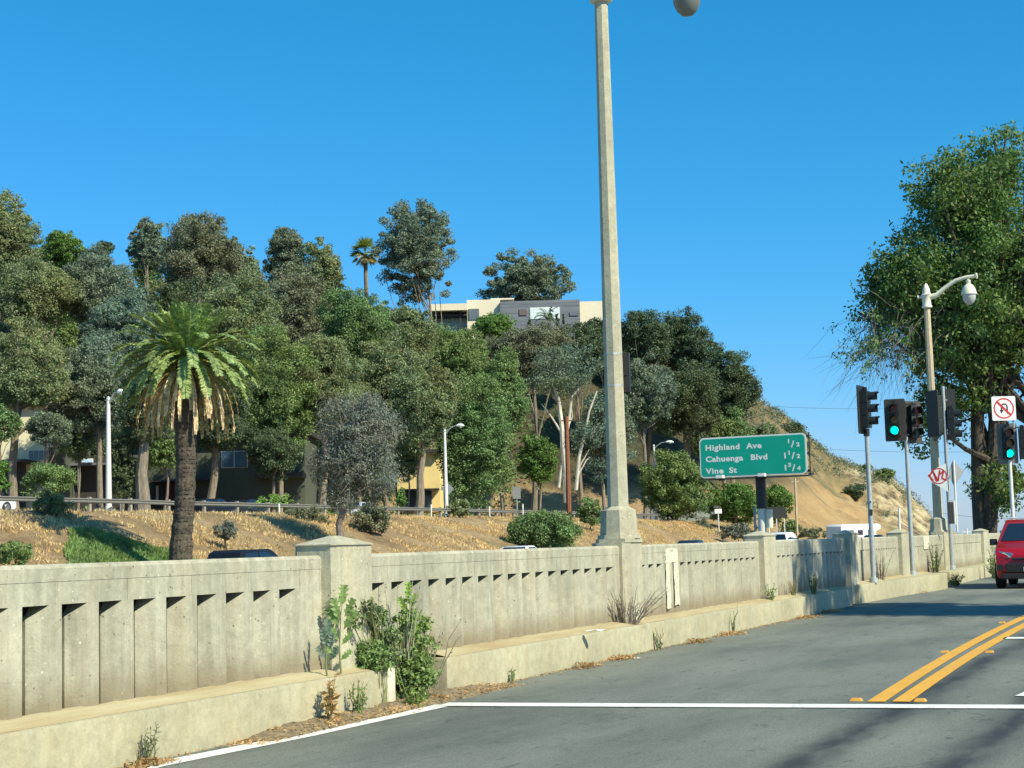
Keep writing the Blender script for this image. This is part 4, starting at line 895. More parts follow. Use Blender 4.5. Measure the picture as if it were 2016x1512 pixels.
# cream house at the left
o = thing('cream_house', at(40, 990, 132), 0, 'sunlit cream stucco house at the far left behind the pale trunk', 'house')
mb = MB(); pxbox(mb, o, -90, 800, 88, 1010, 132, 9); mb.build('wall', K_CREAMH, o)
mb = MB(); pxbox(mb, o, 88.3, 800, 128, 1010, 133, 8); tag(mb.build('wall', K_OLIVEH, o), 'shaded side wall')  # shade painted on: dark olive in place of the cream stucco
mb = MB(); pxbox(mb, o, -95, 790, 132, 799.5, 131.4, 10); mb.build('roof', K_ROOF, o)
mb = MB(); pxbox(mb, o, 84, 872, 102, 880, 131.4, .6); mb.build('window_sill', K_CREAMH, o)
win(o, 88, 822, 120, 872, 131.6, K_TEAL, K_TEAL, 1); win(o, 56, 886, 95, 906, 132, K_WIN, K_FRAMEW, 3)
mb = MB(); pxbox(mb, o, -60, 905, 50, 910, 128, 4.0); pxbox(mb, o, -60, 910.2, 46, 1000, 131.2, .7); mb.build('carport', K_ROOF, o)
# olive house in the shade behind the palm
o = thing('olive_house', at(440, 1000, 146), 0, 'dark olive house in tree shade behind the date palm', 'house')
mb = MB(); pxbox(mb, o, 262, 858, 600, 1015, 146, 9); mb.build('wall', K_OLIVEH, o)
mb = MB(); pxbox(mb, o, 256, 848, 606, 857.5, 145, 11); mb.build('roof', K_ROOF, o)
win(o, 435, 888, 487, 921, 146, glass('pane_blue', (.10, .17, .22)), K_FRAMEW, 1); win(o, 332, 882, 343, 916, 146, K_WIN, K_FRAMEW, 0, fw=.8)
win(o, 322, 948, 346, 1005, 146, K_REDDOOR, K_ROOF, 0, 'door'); mb = MB(); pxbox(mb, o, 295, 943, 420, 947, 144, 2); mb.build('awning', K_ROOF, o); mb = MB(); pxbox(mb, o, 500, 930, 595, 940, 143, 3); mb.build('awning', K_ROOF, o)
win(o, 303, 952, 316, 998, 146, K_CREAMH, K_ROOF, 0, 'door', 4)
# dark carport wing between houses
o = thing('dark_garage', at(200, 995, 136), 0, 'low dark garage building behind the leftmost street lamp', 'building')
mb = MB(); pxbox(mb, o, 130, 900, 255, 1012, 136, 7); mb.build('wall', K_ROOF, o)
mb = MB(); pxbox(mb, o, 128, 911, 258, 915, 134.5, 9); mb.build('roof', K_HG, o)
win(o, 160, 903, 183, 911, 134.4, K_WINB, K_FRAMEW, 1)
for x in (153, 236): mb = MB(); pxbox(mb, o, x, 915.5, x + 2, 1008, 134.6, .12); mb.build('support_post', K_GALV, o)
# yellow house
o = thing('yellow_house', at(832, 985, 176), 0, 'small yellow sunlit house behind the drooping eucalyptus', 'house')
mb = MB(); pxbox(mb, o, 782, 892, 866, 1008, 176, 8); mb.build('wall', K_YELH, o); mb = MB(); pxbox(mb, o, 778, 885, 870, 891.6, 175, 10); mb.build('roof', K_ROOF, o)
win(o, 803, 912, 828, 932, 176, plain('brown_shutter', (.16, .08, .05)), K_ROOF, 0); mb = MB(); pxbox(mb, o, 790, 962, 864, 966, 174.5, 1.4); mb.build('awning', K_ROOF, o)
win(o, 800, 966.5, 850, 1006, 175.9, K_WIN, K_ROOF, 0, 'garage_door')

# ------------------------------------------------------------------ street lamps on the frontage road
def cobra(x, ytop, ybase, L, label, armpx, dirx=1, matp=K_WHITEPOLE, ball=False):
    b = onL(x, ybase, L); b[2] = tz(b[0], b[1]); m = b[1] / F; Hh = (ybase - ytop) * m + .2; a = armpx * m
    t = thing('street_lamp', b, 0, label, 'street lamp', 'slim street lamps on the frontage road')
    mb = MB(); mb.tube([(0, 0, -.3), (0, 0, .35), (0, 0, .36), (0, 0, Hh)], [.26, .24, .19, .11], 12); mb.build('pole', matp, t, True)
    mb = MB(); mb.tube([(0, 0, Hh - .55), (a * .25, -.1, Hh - .1), (a * .6, -.2, Hh + .25), (a, -.3, Hh + .3)], [.06, .05, .045, .04], 8)
    mb.tube([(0, 0, Hh - .15), (0, 0, Hh + .06)], [.15, .08], 10); mb.build('arm', K_GALV, t, True)
    mb = MB(); mb.tube([(a * .92, -.3, Hh + .3), (a * 1.1, -.33, Hh + .33), (a * 1.35, -.36, Hh + .30), (a * 1.5, -.38, Hh + .26)], [.07, .15, .16, .05], 8); h = mb.build('lamp_head', K_SIGNW, t, True)
    mb = MB(); mb.lathe([(.02, -.16), (.1, -.12), (.12, -.02), (.1, 0.0)], (a * 1.22, -.34, Hh + .22), 10); mb.build('lens', K_GLOBE2, h, True)
cobra(214, 780, 1000, 61.2, 'leftmost slim street lamp, white pole left of the date palm', 22, matp=K_WHITEPOLE)
cobra(879, 836, 1005, 61.5, 'middle slim street lamp beside the yellow house', 26)
cobra(1292, 872, 1018, 61.5, 'right slim street lamp, right of the near lamp post', 26)
# guard rail
g = thing('guard_rail', W(125, 60.6, 3.9), ROADROT, 'long low metal guard rail along the top of the embankment', 'guard rail')
G0 = 125
mb = MB(); ts = list(range(40, 226, 4)); pr = [(0, .50), (-.05, .56), (0, .62), (0, .66), (-.05, .72), (0, .78), (.02, .78), (.02, .50)]; V = []
zs_ = [tz(*W(t, 60.6)[:2]) for t in ts]
for t, z in zip(ts, zs_): V += [(t - G0, a_ - .12, z - 3.9 + b_) for a_, b_ in pr]
n8 = len(pr); mb.add(V, [(i * n8 + k, i * n8 + (k + 1) % n8, (i + 1) * n8 + (k + 1) % n8, (i + 1) * n8 + k) for i in range(len(ts) - 1) for k in range(n8)]); mb.build('rail', plain('rail_weathered', (.17, .17, .15), .8, .1), g)
pm = None
for i, t in enumerate(ts):
    if pm is None:
        mb = MB(); mb.box(-.09, .09, -.09, .11, -.3, .86); p0 = mb.build('post', plain('rail_post', (.36, .32, .25), .9), g); pm = p0
    else: p0 = pm.copy(); COL.objects.link(p0); p0.parent = g
    p0.location = (t - G0, 0.02, zs_[i] - 3.9)
# white delineator stakes by the rail
rsd = random.Random(3)
for x, y, hpx, lab in ((550, 1012, 18, 'short pale stake in the grass right of the lime green plants'), (849, 1018, 22, 'leaning white stake right of the yellow house'), (964, 1018, 20, 'white stake left of the large embankment bush'),
                  (1029, 1006, 26, 'tall thin pale stake on the bare slope left of the gum trunks'), (1340, 1030, 18, 'white stake on the crest right of the right street lamp'), (1485, 1036, 18, 'pale stake left of the freeway sign pole')):
    b = onL(x, y, 60.0); b[2] = tz(b[0], b[1]); m = b[1] / F
    t = thing('marker_stake', b, 0, lab, 'marker stake', 'pale stakes along the guard rail')
    mb = MB(); tip = rsd.uniform(-.12, .2); mb.tube([(0, 0, -.1), (tip * .3, 0, hpx * m * .75)], [.07, .065], 6); mb.build('stake', K_WHITEPOLE, t); mb = MB(); mb.tube([(tip * .3, 0, hpx * m * .75 + .002), (tip * .4, 0, hpx * m + .1)], [.068, .062], 6); mb.build('reflector', K_SIGNW, t)
# bits seen on the slope
def signpost(x, y0, y1, yb, wpx, Y, label, pm_, bm_, posts=1, name='road_sign'):
    b = at(x, yb, Y); m = Y / F; b[2] = min(b[2], tz(b[0], b[1]) + .3); t = thing(name, b, 0, label, 'sign'); l = b
    mb = MB()
    for k in range(posts):
        ox = 0 if posts == 1 else (k / (posts - 1) - .5) * wpx * .8 * m
        mb.tube([(ox, .08, -.5), (ox, .08, at(x, y0, Y)[2] - l[2])], .07, 6)
    mb.build('post', pm_, t); mb = MB(); w2 = wpx * m / 2; mb.box(-w2, w2, -.03, .0, at(x, y1, Y)[2] - l[2], at(x, y0, Y)[2] - l[2]); mb.build('sign_panel', bm_, t)
signpost(1415, 1002, 1011, 1032, 14, 196, 'small white sign on a post left of the freeway sign', K_WHITEPOLE, K_SIGNW)
signpost(1530, 998, 1020, 1052, 38, 205, 'dark back of a wide sign on three posts right of the freeway sign pole', K_WHITEPOLE, K_DKMETAL, 3)
signpost(1018, 958, 982, 1004, 16, 176, 'small grey sign on a post by the bare slope', K_GALV, K_SIGNGREY)
signpost(1281, 980, 986, 1016, 14, 200, 'tiny white street name sign left of the right street lamp', K_WHITEPOLE, K_SIGNW)
# diamond sign behind the middle lamp
b = onL(882, 1005, 62.5); b[2] = tz(b[0], b[1]); t = thing('warning_sign', b, 0, 'grey back of a diamond sign behind the middle street lamp', 'sign'); m = b[1] / F
mb = MB(); mb.tube([(0, .05, 0), (0, .05, 60 * m)], .05, 6); mb.build('post', K_GALV, t)
mb = MB(); s = 13 * m; zc = 58 * m; mb.add([(-s, -.02, zc), (0, -.02, zc - s), (s, -.02, zc), (0, -.02, zc + s), (-s, .0, zc), (0, .0, zc - s), (s, .0, zc), (0, .0, zc + s)], [(0, 1, 2, 3), (4, 7, 6, 5), (0, 4, 5, 1), (1, 5, 6, 2), (2, 6, 7, 3), (3, 7, 4, 0)]); mb.build('sign_panel', K_SIGNGREY, t)
# utility poles and wires
def pole(x, y0, y1, Y, r_, mat, label):
    b = at(x[0], y1, Y); e = at(x[1], y0, Y); t = thing('utility_pole', b, 0, label, 'pole'); mb = MB(); mb.tube([(0, 0, -.8), e - b], [r_, r_ * .8], 8); mb.build('pole_shaft', mat, t, True)
    mb = MB(); mb.box(-.5, .5, -.06, .06, -.06, .06, Matrix.Translation(Vector(e - b) + Vector((0, 0, -.4)))); mb.build('crossarm', mat, t); return e
pole((1120, 1115), 820, 1008, 160, .26, B_RED, 'rusty brown pole in front of the white gum trunks')
e1 = pole((1569, 1565), 942, 1042, 212, .16, K_CREAMPOLE, 'thin tan pole below the right end of the freeway sign')
e2 = pole((1771, 1770), 1000, 1052, 250, .2, K_WHITEPOLE, 'short pale pole in front of the rocky hill end')
e3 = pole((1903, 1903), 1040, 1058, 190, .12, K_WHITEPOLE, 'tiny pale post above the wall left of the farthest pillar')
def wire(a, b, sag, label):
    pts = [np.array(a) * (1 - u_) + np.array(b) * u_ - np.array([0, 0, sag * 4 * u_ * (1 - u_)]) for u_ in np.linspace(0, 1, 14)]
    o_ = MB().tube([p - pts[0] for p in pts], .022, 5); ob = o_.build('overhead_wire', K_DKMETAL); ob.location = tuple(pts[0]); tag(ob, label, 'wire', 'wires over the freeway')
wire(at(1380, 790, 260), at(1980, 795, 260), 1.0, 'upper thin wire crossing the sky above the bare hill'); wire(at(1420, 868, 250), at(2060, 884, 250), 1.0, 'middle thin wire crossing the sky behind the signal poles')
wire(at(1800, 1000, 200), at(2060, 1018, 200), .6, 'lowest thin wire above the far wall')

# ------------------------------------------------------------------ freeway direction sign
def text_mb(txt, size, x, z, align='LEFT', mb=None, y=0.0, bold=0.0, spacing=1.0, sx=1.0):
    cu = bpy.data.curves.new('txt', 'FONT'); cu.body = txt; cu.size = size; cu.align_x = align; cu.offset = bold; cu.space_character = spacing; cu.resolution_u = 3
    ob = bpy.data.objects.new('txt', cu); COL.objects.link(ob); dg = bpy.context.evaluated_depsgraph_get(); dg.update()
    me_ = ob.evaluated_get(dg).to_mesh(); mb = mb or MB()
    mb.add([(v.co.x * sx + x, y, v.co.y + z) for v in me_.vertices], [tuple(p.vertices) for p in me_.polygons]); ob.evaluated_get(dg).to_mesh_clear()
    bpy.data.objects.remove(ob); return mb
def rrect(x0, x1, z0, z1, r_, n=5):
    out_ = []
    for (cx, cz, a0) in ((x1 - r_, z1 - r_, 0), (x0 + r_, z1 - r_, 90), (x0 + r_, z0 + r_, 180), (x1 - r_, z0 + r_, 270)):
        for k in range(n + 1): a = R(a0 + 90 * k / n); out_.append((cx + r_ * math.cos(a), cz + r_ * math.sin(a)))
    return out_
def panel(mb, poly, y0, y1):
    n = len(poly); mb.add([(p[0], y0, p[1]) for p in poly] + [(p[0], y1, p[1]) for p in poly], [tuple(range(n)), tuple(range(n, 2 * n))[::-1]] + [(i, (i + 1) % n, n + (i + 1) % n, n + i) for i in range(n)]); return mb
def freeway_sign():
    Y = 78; c = at(1489, 897, Y); a = -R(24)
    b = np.array([c[0] + .1, c[1] + .35, -.1]); t = thing('freeway_sign', b, a, 'green freeway sign listing three exits with distances in miles', 'sign')
    m = Y / F; wd = 201 * m / math.cos(a) * .985; zc = c[2] + .1; h = 80 * m; x0, x1, z0, z1 = -wd / 2 - .12, wd / 2 - .12, zc - h / 2, zc + h / 2
    mb = MB(); panel(mb, rrect(x0, x1, z0, z1, .22), -.40, -.36); p = mb.build('sign_panel', K_SIGNW, t)
    mb = MB(); panel(mb, rrect(x0 + .07, x1 - .07, z0 + .07, z1 - .07, .17), -.408, -.4005); mb.build('sign_face', K_GREENSIGN, p)
    mb = MB(); X = lambda u_: x0 + wd * u_; Z = lambda v_: z0 + h * v_
    kw = dict(mb=mb, y=-.412, bold=.014, sx=1.2)
    text_mb('Highland', .36, X(.055), Z(.685), **kw, spacing=1.12); text_mb('Ave', .36, X(.447), Z(.685), **kw, spacing=1.1)
    text_mb('Cahuenga', .36, X(.055), Z(.40), **kw, spacing=1.08); text_mb('Blvd', .36, X(.48), Z(.40), **kw, spacing=1.12)
    text_mb('Vine', .36, X(.055), Z(.105), **kw, spacing=1.12); text_mb('St', .36, X(.275), Z(.105), **kw, spacing=1.1)
    for (wh, nu, de, v_) in (('', '1', '2', .685), ('1', '1', '2', .40), ('1', '3', '4', .105)):
        if wh: text_mb(wh, .36, X(.780), Z(v_), **kw)
        text_mb(nu, .25, X(.825), Z(v_ + .085), **kw); text_mb('/', .42, X(.862), Z(v_ - .02), **kw); text_mb(de, .25, X(.91), Z(v_ - .005), **kw)
    mb.build('lettering', K_SIGNW, p)
    mb = MB()                                                     # frame box behind, catwalk below
    for z in (z0 + .15, zc, z1 - .15): mb.box(x0 + .05, x1 + .13, -.34, -.26, z - .06, z + .06)
    for x in (x0 + .3, x0 + wd * .33, x0 + wd * .66, x1 - .15): mb.box(x - .05, x + .05, -.355, -.245, z0, z1)
    mb.box(x1 + .02, x1 + .15, -.36, .25, z0 - .05, z0 + .02); mb.box(x1 + .08, x1 + .13, -.30, -.24, z0, z1 + .02)
    mb.box(x0, x1 + .12, -.75, -.10, z0 - .11, z0 - .055); mb.build('frame', K_DKMETAL, t)
    for u_ in (.21, .60):
        mb = MB(); x = x0 + wd * u_; mb.box(x - .16, x + .16, -.95, -.62, z0 - .05, z0 + .10); lb = mb.build('sign_light', K_SIGNW, t); mb = MB(); mb.box(x - .14, x + .14, -.60, -.50, z0 - .16, z0 - .04); mb.build('bracket', K_BLACK, lb)
    mb = MB(); mb.tube([(.1, 0, 2.9), (.1, 0, z0 + .2)], [.24, .24], 12); mb.build('sleeve', K_DKMETAL, t, True)
    mb = MB(); mb.tube([(.1, 0, -.5), (.1, 0, 2.95), (.1, 0, z1 - .1)], [.21, .20, .14], 14); mb.build('pole', K_WHITEPOLE, t, True)
    mb = MB(); mb.tube([(.48, -.05, 2.0), (.48, -.05, 2.85)], [.15, .15], 10); mb.tube([(.2, 0, 2.5), (.45, 0, 2.5)], [.04, .04], 6); mb.build('tan_cabinet', K_CREAM, t, True)
    mb = MB(); mb.box(-.28, -.22, -.1, .1, 1.9, 3.0); mb.box(-.2, .0, -.03, .03, 2.4, 2.46); mb.build('side_panel', K_SIGNGREY, t)
freeway_sign()

# ------------------------------------------------------------------ tall lamp posts on the pillars
def tall_lamp(t0, wd, label, globe_mat, extra=True, post=K_POST, dh=0.0, gh=0.0):
    tc = t0 + wd / 2; b = W(tc, WALL_L + .10 if extra else WALL_L + .17, 1.40); t = thing('street_lamp', b, ROADROT, label, 'street lamp', 'tall concrete lamp posts on the parapet pillars')
    def octo(r_, rot=22.5): return [(r_ * math.cos(R(rot + 45 * k)), r_ * math.sin(R(rot + 45 * k))) for k in range(8)]
    mb = MB(); mb.prism(oct_poly(-.285, .285, -.25, .25, .07), 0.0005, .05); mb.prism(octo(.285), .0505, .10, .98); mb.prism(octo(.248), .1005, .42, .92); mb.prism(octo(.222), .4205, .47, .62)
    mb.build('pedestal', K_PIL, t)
    mb = MB(); r0, r1 = .137, .089; mb.prism(octo(r0), .4705, 2.45, (r0 * .72 + r1 * .28) / r0); rr = r0 * .72 + r1 * .28
    mb.prism(octo(rr), 2.4505, 6.86 + dh, r1 / rr); mb.build('post', post, t)
    mb = MB(); mb.lathe([(.11, 6.865), (.15, 6.88), (.15, 6.92), (.125, 6.96), (.13, 7.22), (.155, 7.25), (.12, 7.28), (.10, 7.42), (.05, 7.55), (.0, 7.60)], (0, 0, dh), n=16); mb.build('post_cap', K_CREAM, t, True)
    mb = MB(); pts = [(0, -.10, 7.18), (0, -.30, 7.22), (0, -.55, 7.42), (0, -.85, 7.60), (0, -1.15, 7.67), (0, -1.42, 7.68)]; up_ = lambda L_: [(p[0], p[1], p[2] + dh) for p in L_]; mb.tube(up_(pts), [.085, .075, .06, .055, .05, .05], 10)
    mb.tube(up_([(0, -1.42, 7.68), (0, -1.46, 7.68)]), .085, 10); mb.tube(up_([(0, .10, 7.2), (0, .2, 7.2), (0, .24, 7.2)]), [.035, .04, .07], 8); mb.build('arm', K_CREAM, t, True)
    mb = MB(); yy = -1.20; mb.lathe([(.03, .63 + dh - gh), (.03, .50), (.075, .48), (.075, .42), (.06, .38), (.13, .33), (.19, .22), (.215, .12), (.225, .07), (.20, .065)], (0, yy, 7.03 + gh), 20); s = mb.build('lamp_shade', K_CREAM, t, True)
    mb = MB(); mb.lathe([(.19, .0), (.19, -.05), (.175, -.13), (.13, -.22), (.07, -.275), (.0, -.29)], (0, yy, 7.09 + gh), 20); mb.build('globe', globe_mat, s, True)
    if extra:
        for z in (2.05, 2.47):
            mb = MB(); mb.prism(octo(.128 if z < 2.2 else .125), z, z + .022); mb.build('strap', K_GALV, t)
        mb = MB(); mb.box(.07, .12, -.195, -.09, 1.98, 2.50); mb.box(.05, .0695, -.17, -.11, 2.2, 2.24); tag(mb.build('sign_panel', K_DKMETAL, t), 'dark panel strapped to the far side of the post')
tall_lamp(20.29, .62, 'near tall concrete street lamp on the parapet in the middle of the view', K_GLOBE, dh=.40, gh=.09)
tall_lamp(48.05, .9, 'far cream street lamp with curved arm before the big tree', K_GLOBE2, False, K_CREAMPOLE, -.36, -.30)

# ------------------------------------------------------------------ traffic signals
def head(t, loc, ang, s=1.0, backplate=K_BPLATE, lit=None, dz=.27, lens=True):
    """signal head facing local -y after rotation by ang (world)"""
    M_ = Matrix.Translation(Vector(loc)) @ Matrix.Rotation(ang, 4, 'Z') @ Matrix.Scale(s, 4)
    mb = MB()
    for k in range(3): mb.box(-.13, .13, -.09, .09, (k - 1) * dz - .132, (k - 1) * dz + .132)
    mb.box(-.05, .05, -.05, .05, dz + .134, dz + .22); mb.xf(M_); h = mb.build('signal_head', K_BLACK, t, False, .008)
    if backplate:
        mb = MB(); panel(mb, rrect(-.26, .26, -dz - .26, dz + .26, .04, 3), -.02, .0); mb.v = [(x, y + .1, z) for x, y, z in mb.v]; mb.xf(M_); mb.build('backplate', backplate, h)
    for k, mt in ((1, K_REDL), (0, K_AMBL), (-1, K_GREENL if lit else K_GREENOFF)):
        mb = MB(); cz = k * dz
        mb.tube([(0, -.0905, cz), (0, -.10, cz)], [.095, .09], 16); mb.xf(M_); mb.build('lens', mt, h, True)
        mb = MB(); V = []; n = 14
        for j in range(n + 1):
            a = R(-35 + 250 * j / n)
            for (yy, rr) in ((-.09, .108), (-.30 - .0 * j, .112), (-.30, .104), (-.09, .100)):
                ext = (-.30 if yy < -.2 else yy); ext = ext * (1 if 40 < (-35 + 250 * j / n) < 140 or yy > -.2 else .82); V.append((rr * math.cos(a), ext, cz + rr * math.sin(a)))
        mb.add(V, [(j * 4 + q, j * 4 + (q + 1) % 4, (j + 1) * 4 + (q + 1) % 4, (j + 1) * 4 + q) for j in range(n) for q in range(4)]); mb.xf(M_); mb.build('visor', K_BLACK, h, True)
    return h
FACE_US = -(math.pi / 2 - ROADROT)      # faces back along the road
FACE_US = ROADROT - math.pi / 2
FACE_R = ROADROT                        # faces across the road (to the right)
def sig_base(x, yb, ytop, L, label, r_=.055, zb=KH + .03, mat=K_GALV):
    P_ = onL(x, yb, L); Y = P_[1]; b = np.array([P_[0], P_[1], zb]); zt = at(x, ytop, Y)[2]
    t = thing('traffic_signal', b, 0, label, 'traffic light', 'traffic signals along the parapet')
    mb = MB(); mb.tube([(0, 0, 0), (0, 0, .1), (0, 0, .11), (0, 0, zt - zb)], [.1, .09, r_ * 1.05, r_ * .85], 14); mb.build('pole', mat, t, True)
    return t, b, Y
SC = F
t, b, Y = sig_base(1720, 1140, 850, 6.85, 'nearest signal pole with one side-facing head in profile'); hz = at(1714, 806, Y)[2] - b[2]
head(t, (.0, 0, hz), FACE_R - .12, 1.0, K_BLACK); mb = MB(); mb.tube([(0, 0, hz - .42), (0, 0, hz - .58)], [.07, .065], 10); mb.build('collar', K_BLACK, t, True)
mb = MB(); mb.box(-.035, .035, -.062, -.048, 1.45, 1.58); mb.box(-.012, .012, -.062, -.048, 1.72, 1.76); mb.build('sticker', K_SIGNBLK, t)
t, b, Y = sig_base(1797, 1124, 860, 6.95, 'second signal pole with two heads and a lit green lamp'); hz = at(1790, 826, Y)[2] - b[2]
head(t, (-.27, -.05, hz), FACE_US + .05, 1.0, K_BPLATE, True); head(t, (.24, .05, hz - .06), FACE_US + .75, 1.0, K_BPLATE)
mb = MB(); mb.box(-.28, .26, -.02, .02, hz + .36, hz + .40); mb.box(-.28, .26, -.02, .02, hz - .40, hz - .36); mb.tube([(0, 0, hz - .5), (0, 0, hz + .45)], .04, 8); mb.build('bracket', K_BLACK, t)
t, b, Y = sig_base(1875, 1120, 760, 6.9, 'third signal pole with dark heads seen from behind and signs below', .06); hz = at(1868, 815, Y)[2] - b[2]
head(t, (-.20, .1, hz + .03), FACE_US + math.pi - .9, 1.25, K_BLACK); head(t, (.20, 0, hz - .30), FACE_R, 1.1, None); 
mb = MB(); mb.tube([(-.32, .0, hz - .75), (-.1, 0, hz - .55), (0, 0, hz - .5)], .05, 6); mb.box(.06, .36, .06, .08, hz - .2, hz + .72); mb.build('bracket', K_BLACK, t)
t, b, Y = sig_base(1999, 1100, 905, 6.6, 'rightmost signal with grey backplate and lit green lamp under a sign', .07, .3, K_WHITEPOLE); hz = at(1992, 873, Y)[2] - b[2]; sg = Y / 40
head(t, (-.05, -.1, hz), FACE_US + .35, sg * .92, K_GBPL, True); head(t, (.50, -.0, hz - .02), FACE_R, sg * .92, None)
mb = MB(); mb.box(-.05, .6, -.02, .02, hz + .55, hz + .6); mb.tube([(0, 0, hz - .5), (0, 0, hz + .8)], .045, 8); mb.build('bracket', K_BLACK, t); SIG4 = (b, Y)

# no U-turn sign on top of the rightmost signal
def uturn(name, label, c, ang, s, clutter=False):
    t = thing(name, c, ang, label, 'sign'); mb = MB(); panel(mb, rrect(-s / 2, s / 2, -s / 2, s / 2, s * .06), -.012, 0); p = mb.build('sign_panel', K_SIGNW, t)
    mb = MB(); n = 40; ri, ro_ = s * .37, s * .43; V = []
    for k in range(n): a = 2 * math.pi * k / n; V += [(ri * math.cos(a), -.0165, ri * math.sin(a)), (ro_ * math.cos(a), -.0165, ro_ * math.sin(a))]
    mb.add(V, [(2 * k, 2 * k + 1, (2 * k + 3) % (2 * n), (2 * k + 2) % (2 * n)) for k in range(n)])
    d = s * .30; w_ = s * .032; mb.add([(-d - w_, -.0175, d - w_), (-d + w_, -.0175, d + w_), (d + w_, -.0175, -d + w_), (d - w_, -.0175, -d - w_)], [(0, 1, 2, 3)]); mb.build('red_ring', K_SIGNRED, p)
    mb = MB(); r1, r2 = s * .09, s * .15; cz = s * .06; V = []; cx = s * .02
    for k in range(13): a = math.pi * k / 12; V += [(cx + r1 * math.cos(a), -.0145, cz + r1 * math.sin(a)), (cx + r2 * math.cos(a), -.0145, cz + r2 * math.sin(a))]
    mb.add(V, [(2 * k, 2 * k + 1, 2 * k + 3, 2 * k + 2) for k in range(12)])
    mb.box(cx + r1, cx + r2, -.0145, -.0135, -s * .22, cz); mb.box(cx - r2, cx - r1, -.0145, -.0135, -s * .08, cz)
    mm = cx - (r1 + r2) / 2; mb.add([(mm - s * .09, -.0145, -s * .06), (mm + s * .09, -.0145, -s * .06), (mm, -.0145, -s * .22)], [(0, 1, 2)]); mb.build('arrow', K_SIGNBLK, p)
    return t
b, Y = SIG4; c = at(1976, 804, Y - .3); tt_ = uturn('no_u_turn_sign', 'square white sign with a U-turn arrow crossed out in red', c, .05, 47.5 * Y / F); mb = MB(); mb.tube([(.35 * 1, .06, -.7), (.35, .06, .3)], .035, 6); mb.build('bracket', K_GALV, tt_)
# scribbled sign, diamond back and wrapped box by the third pole
Yp = onL(1868, 1120, 6.85)[1]
c = at(1846, 938, Yp - .2); t = thing('prohibition_sign', c, -.25, 'white sign with a red circle and red scribbles left of the third signal pole', 'sign'); m = Yp / F; s = 40 * m
mb = MB(); panel(mb, [(-s * .48, .06), (-s * .1, s * .38), (s * .42, s * .62), (s * .46, -s * .78), (s * .1, -s * .52), (-s * .38, -s * .22)], -.012, 0); p = mb.build('sign_panel', K_SIGNW, t)
mb = MB(); n = 30; V = []
for k in range(n): a = 2 * math.pi * k / n; V += [(s * .04 + s * .36 * math.cos(a), -.0165, s * .02 + s * .34 * math.sin(a)), (s * .04 + s * .41 * math.cos(a), -.0165, s * .02 + s * .39 * math.sin(a))]
mb.add(V, [(2 * k, 2 * k + 1, (2 * k + 3) % (2 * n), (2 * k + 2) % (2 * n)) for k in range(n)])
def stroke(pts, w_=.022):
    for a_, b_ in zip(pts[:-1], pts[1:]):
        a_ = np.array(a_) * s; b_ = np.array(b_) * s; d = unit(b_ - a_); q = np.array([-d[1], d[0]]) * w_ * s * 1.6
        mb.add([(a_[0] + q[0], -.0185, a_[1] + q[1]), (a_[0] - q[0], -.0185, a_[1] - q[1]), (b_[0] - q[0], -.0185, b_[1] - q[1]), (b_[0] + q[0], -.0185, b_[1] + q[1])], [(0, 1, 2, 3)])
stroke([(-.44, .02), (-.2, .25), (-.05, -.25)]); stroke([(-.22, .28), (.02, -.22), (.12, .30)]); stroke([(.12, .1), (.3, .28), (.2, -.1), (.42, -.2)]); stroke([(-.44, .1), (-.2, -.2)]); mb.build('red_marks', K_SIGNRED, p)
mb = MB(); mb.box(s * .40, s * .62, .02, .05, -.05, .0); mb.tube([(s * .5, .05, -s * .7), (s * .5, .05, s * .5)], .025, 6); mb.build('bracket', K_GALV, t)
c = at(1880, 932, Yp + .15); t = thing('warning_sign', c, .18, 'grey back of a diamond sign behind the third signal pole', 'sign'); s = 26 * m
mb = MB(); panel(mb, [(-s * .55, 0), (-s * .1, s), (s * .75, 0.05), (-s * .1, -s)], 0, .012); mb.build('sign_panel', K_SIGNGREY, t); mb = MB(); mb.tube([(-s * .1, -.03, -s * 4.4), (-s * .1, -.03, s)], .03, 8); mb.build('post', K_WHITEPOLE, t, True)
c = at(1872, 1010, Yp - .12); t = thing('control_box', c, 0, 'narrow dark box strapped to the third signal pole', 'box'); mb = MB(); mb.box(-.075, .075, -.06, .0, -.30, .30); mb.build('box_body', K_DKMETAL, t, False, .01)
mb = MB(); mb.box(-.08, .08, -.065, .005, .302, .35); mb.build('strap', K_GALV, t); mb = MB(); mb.box(.10, .135, -.01, .01, -.32, .34); mb.build('side_plate', K_SIGNW, t)

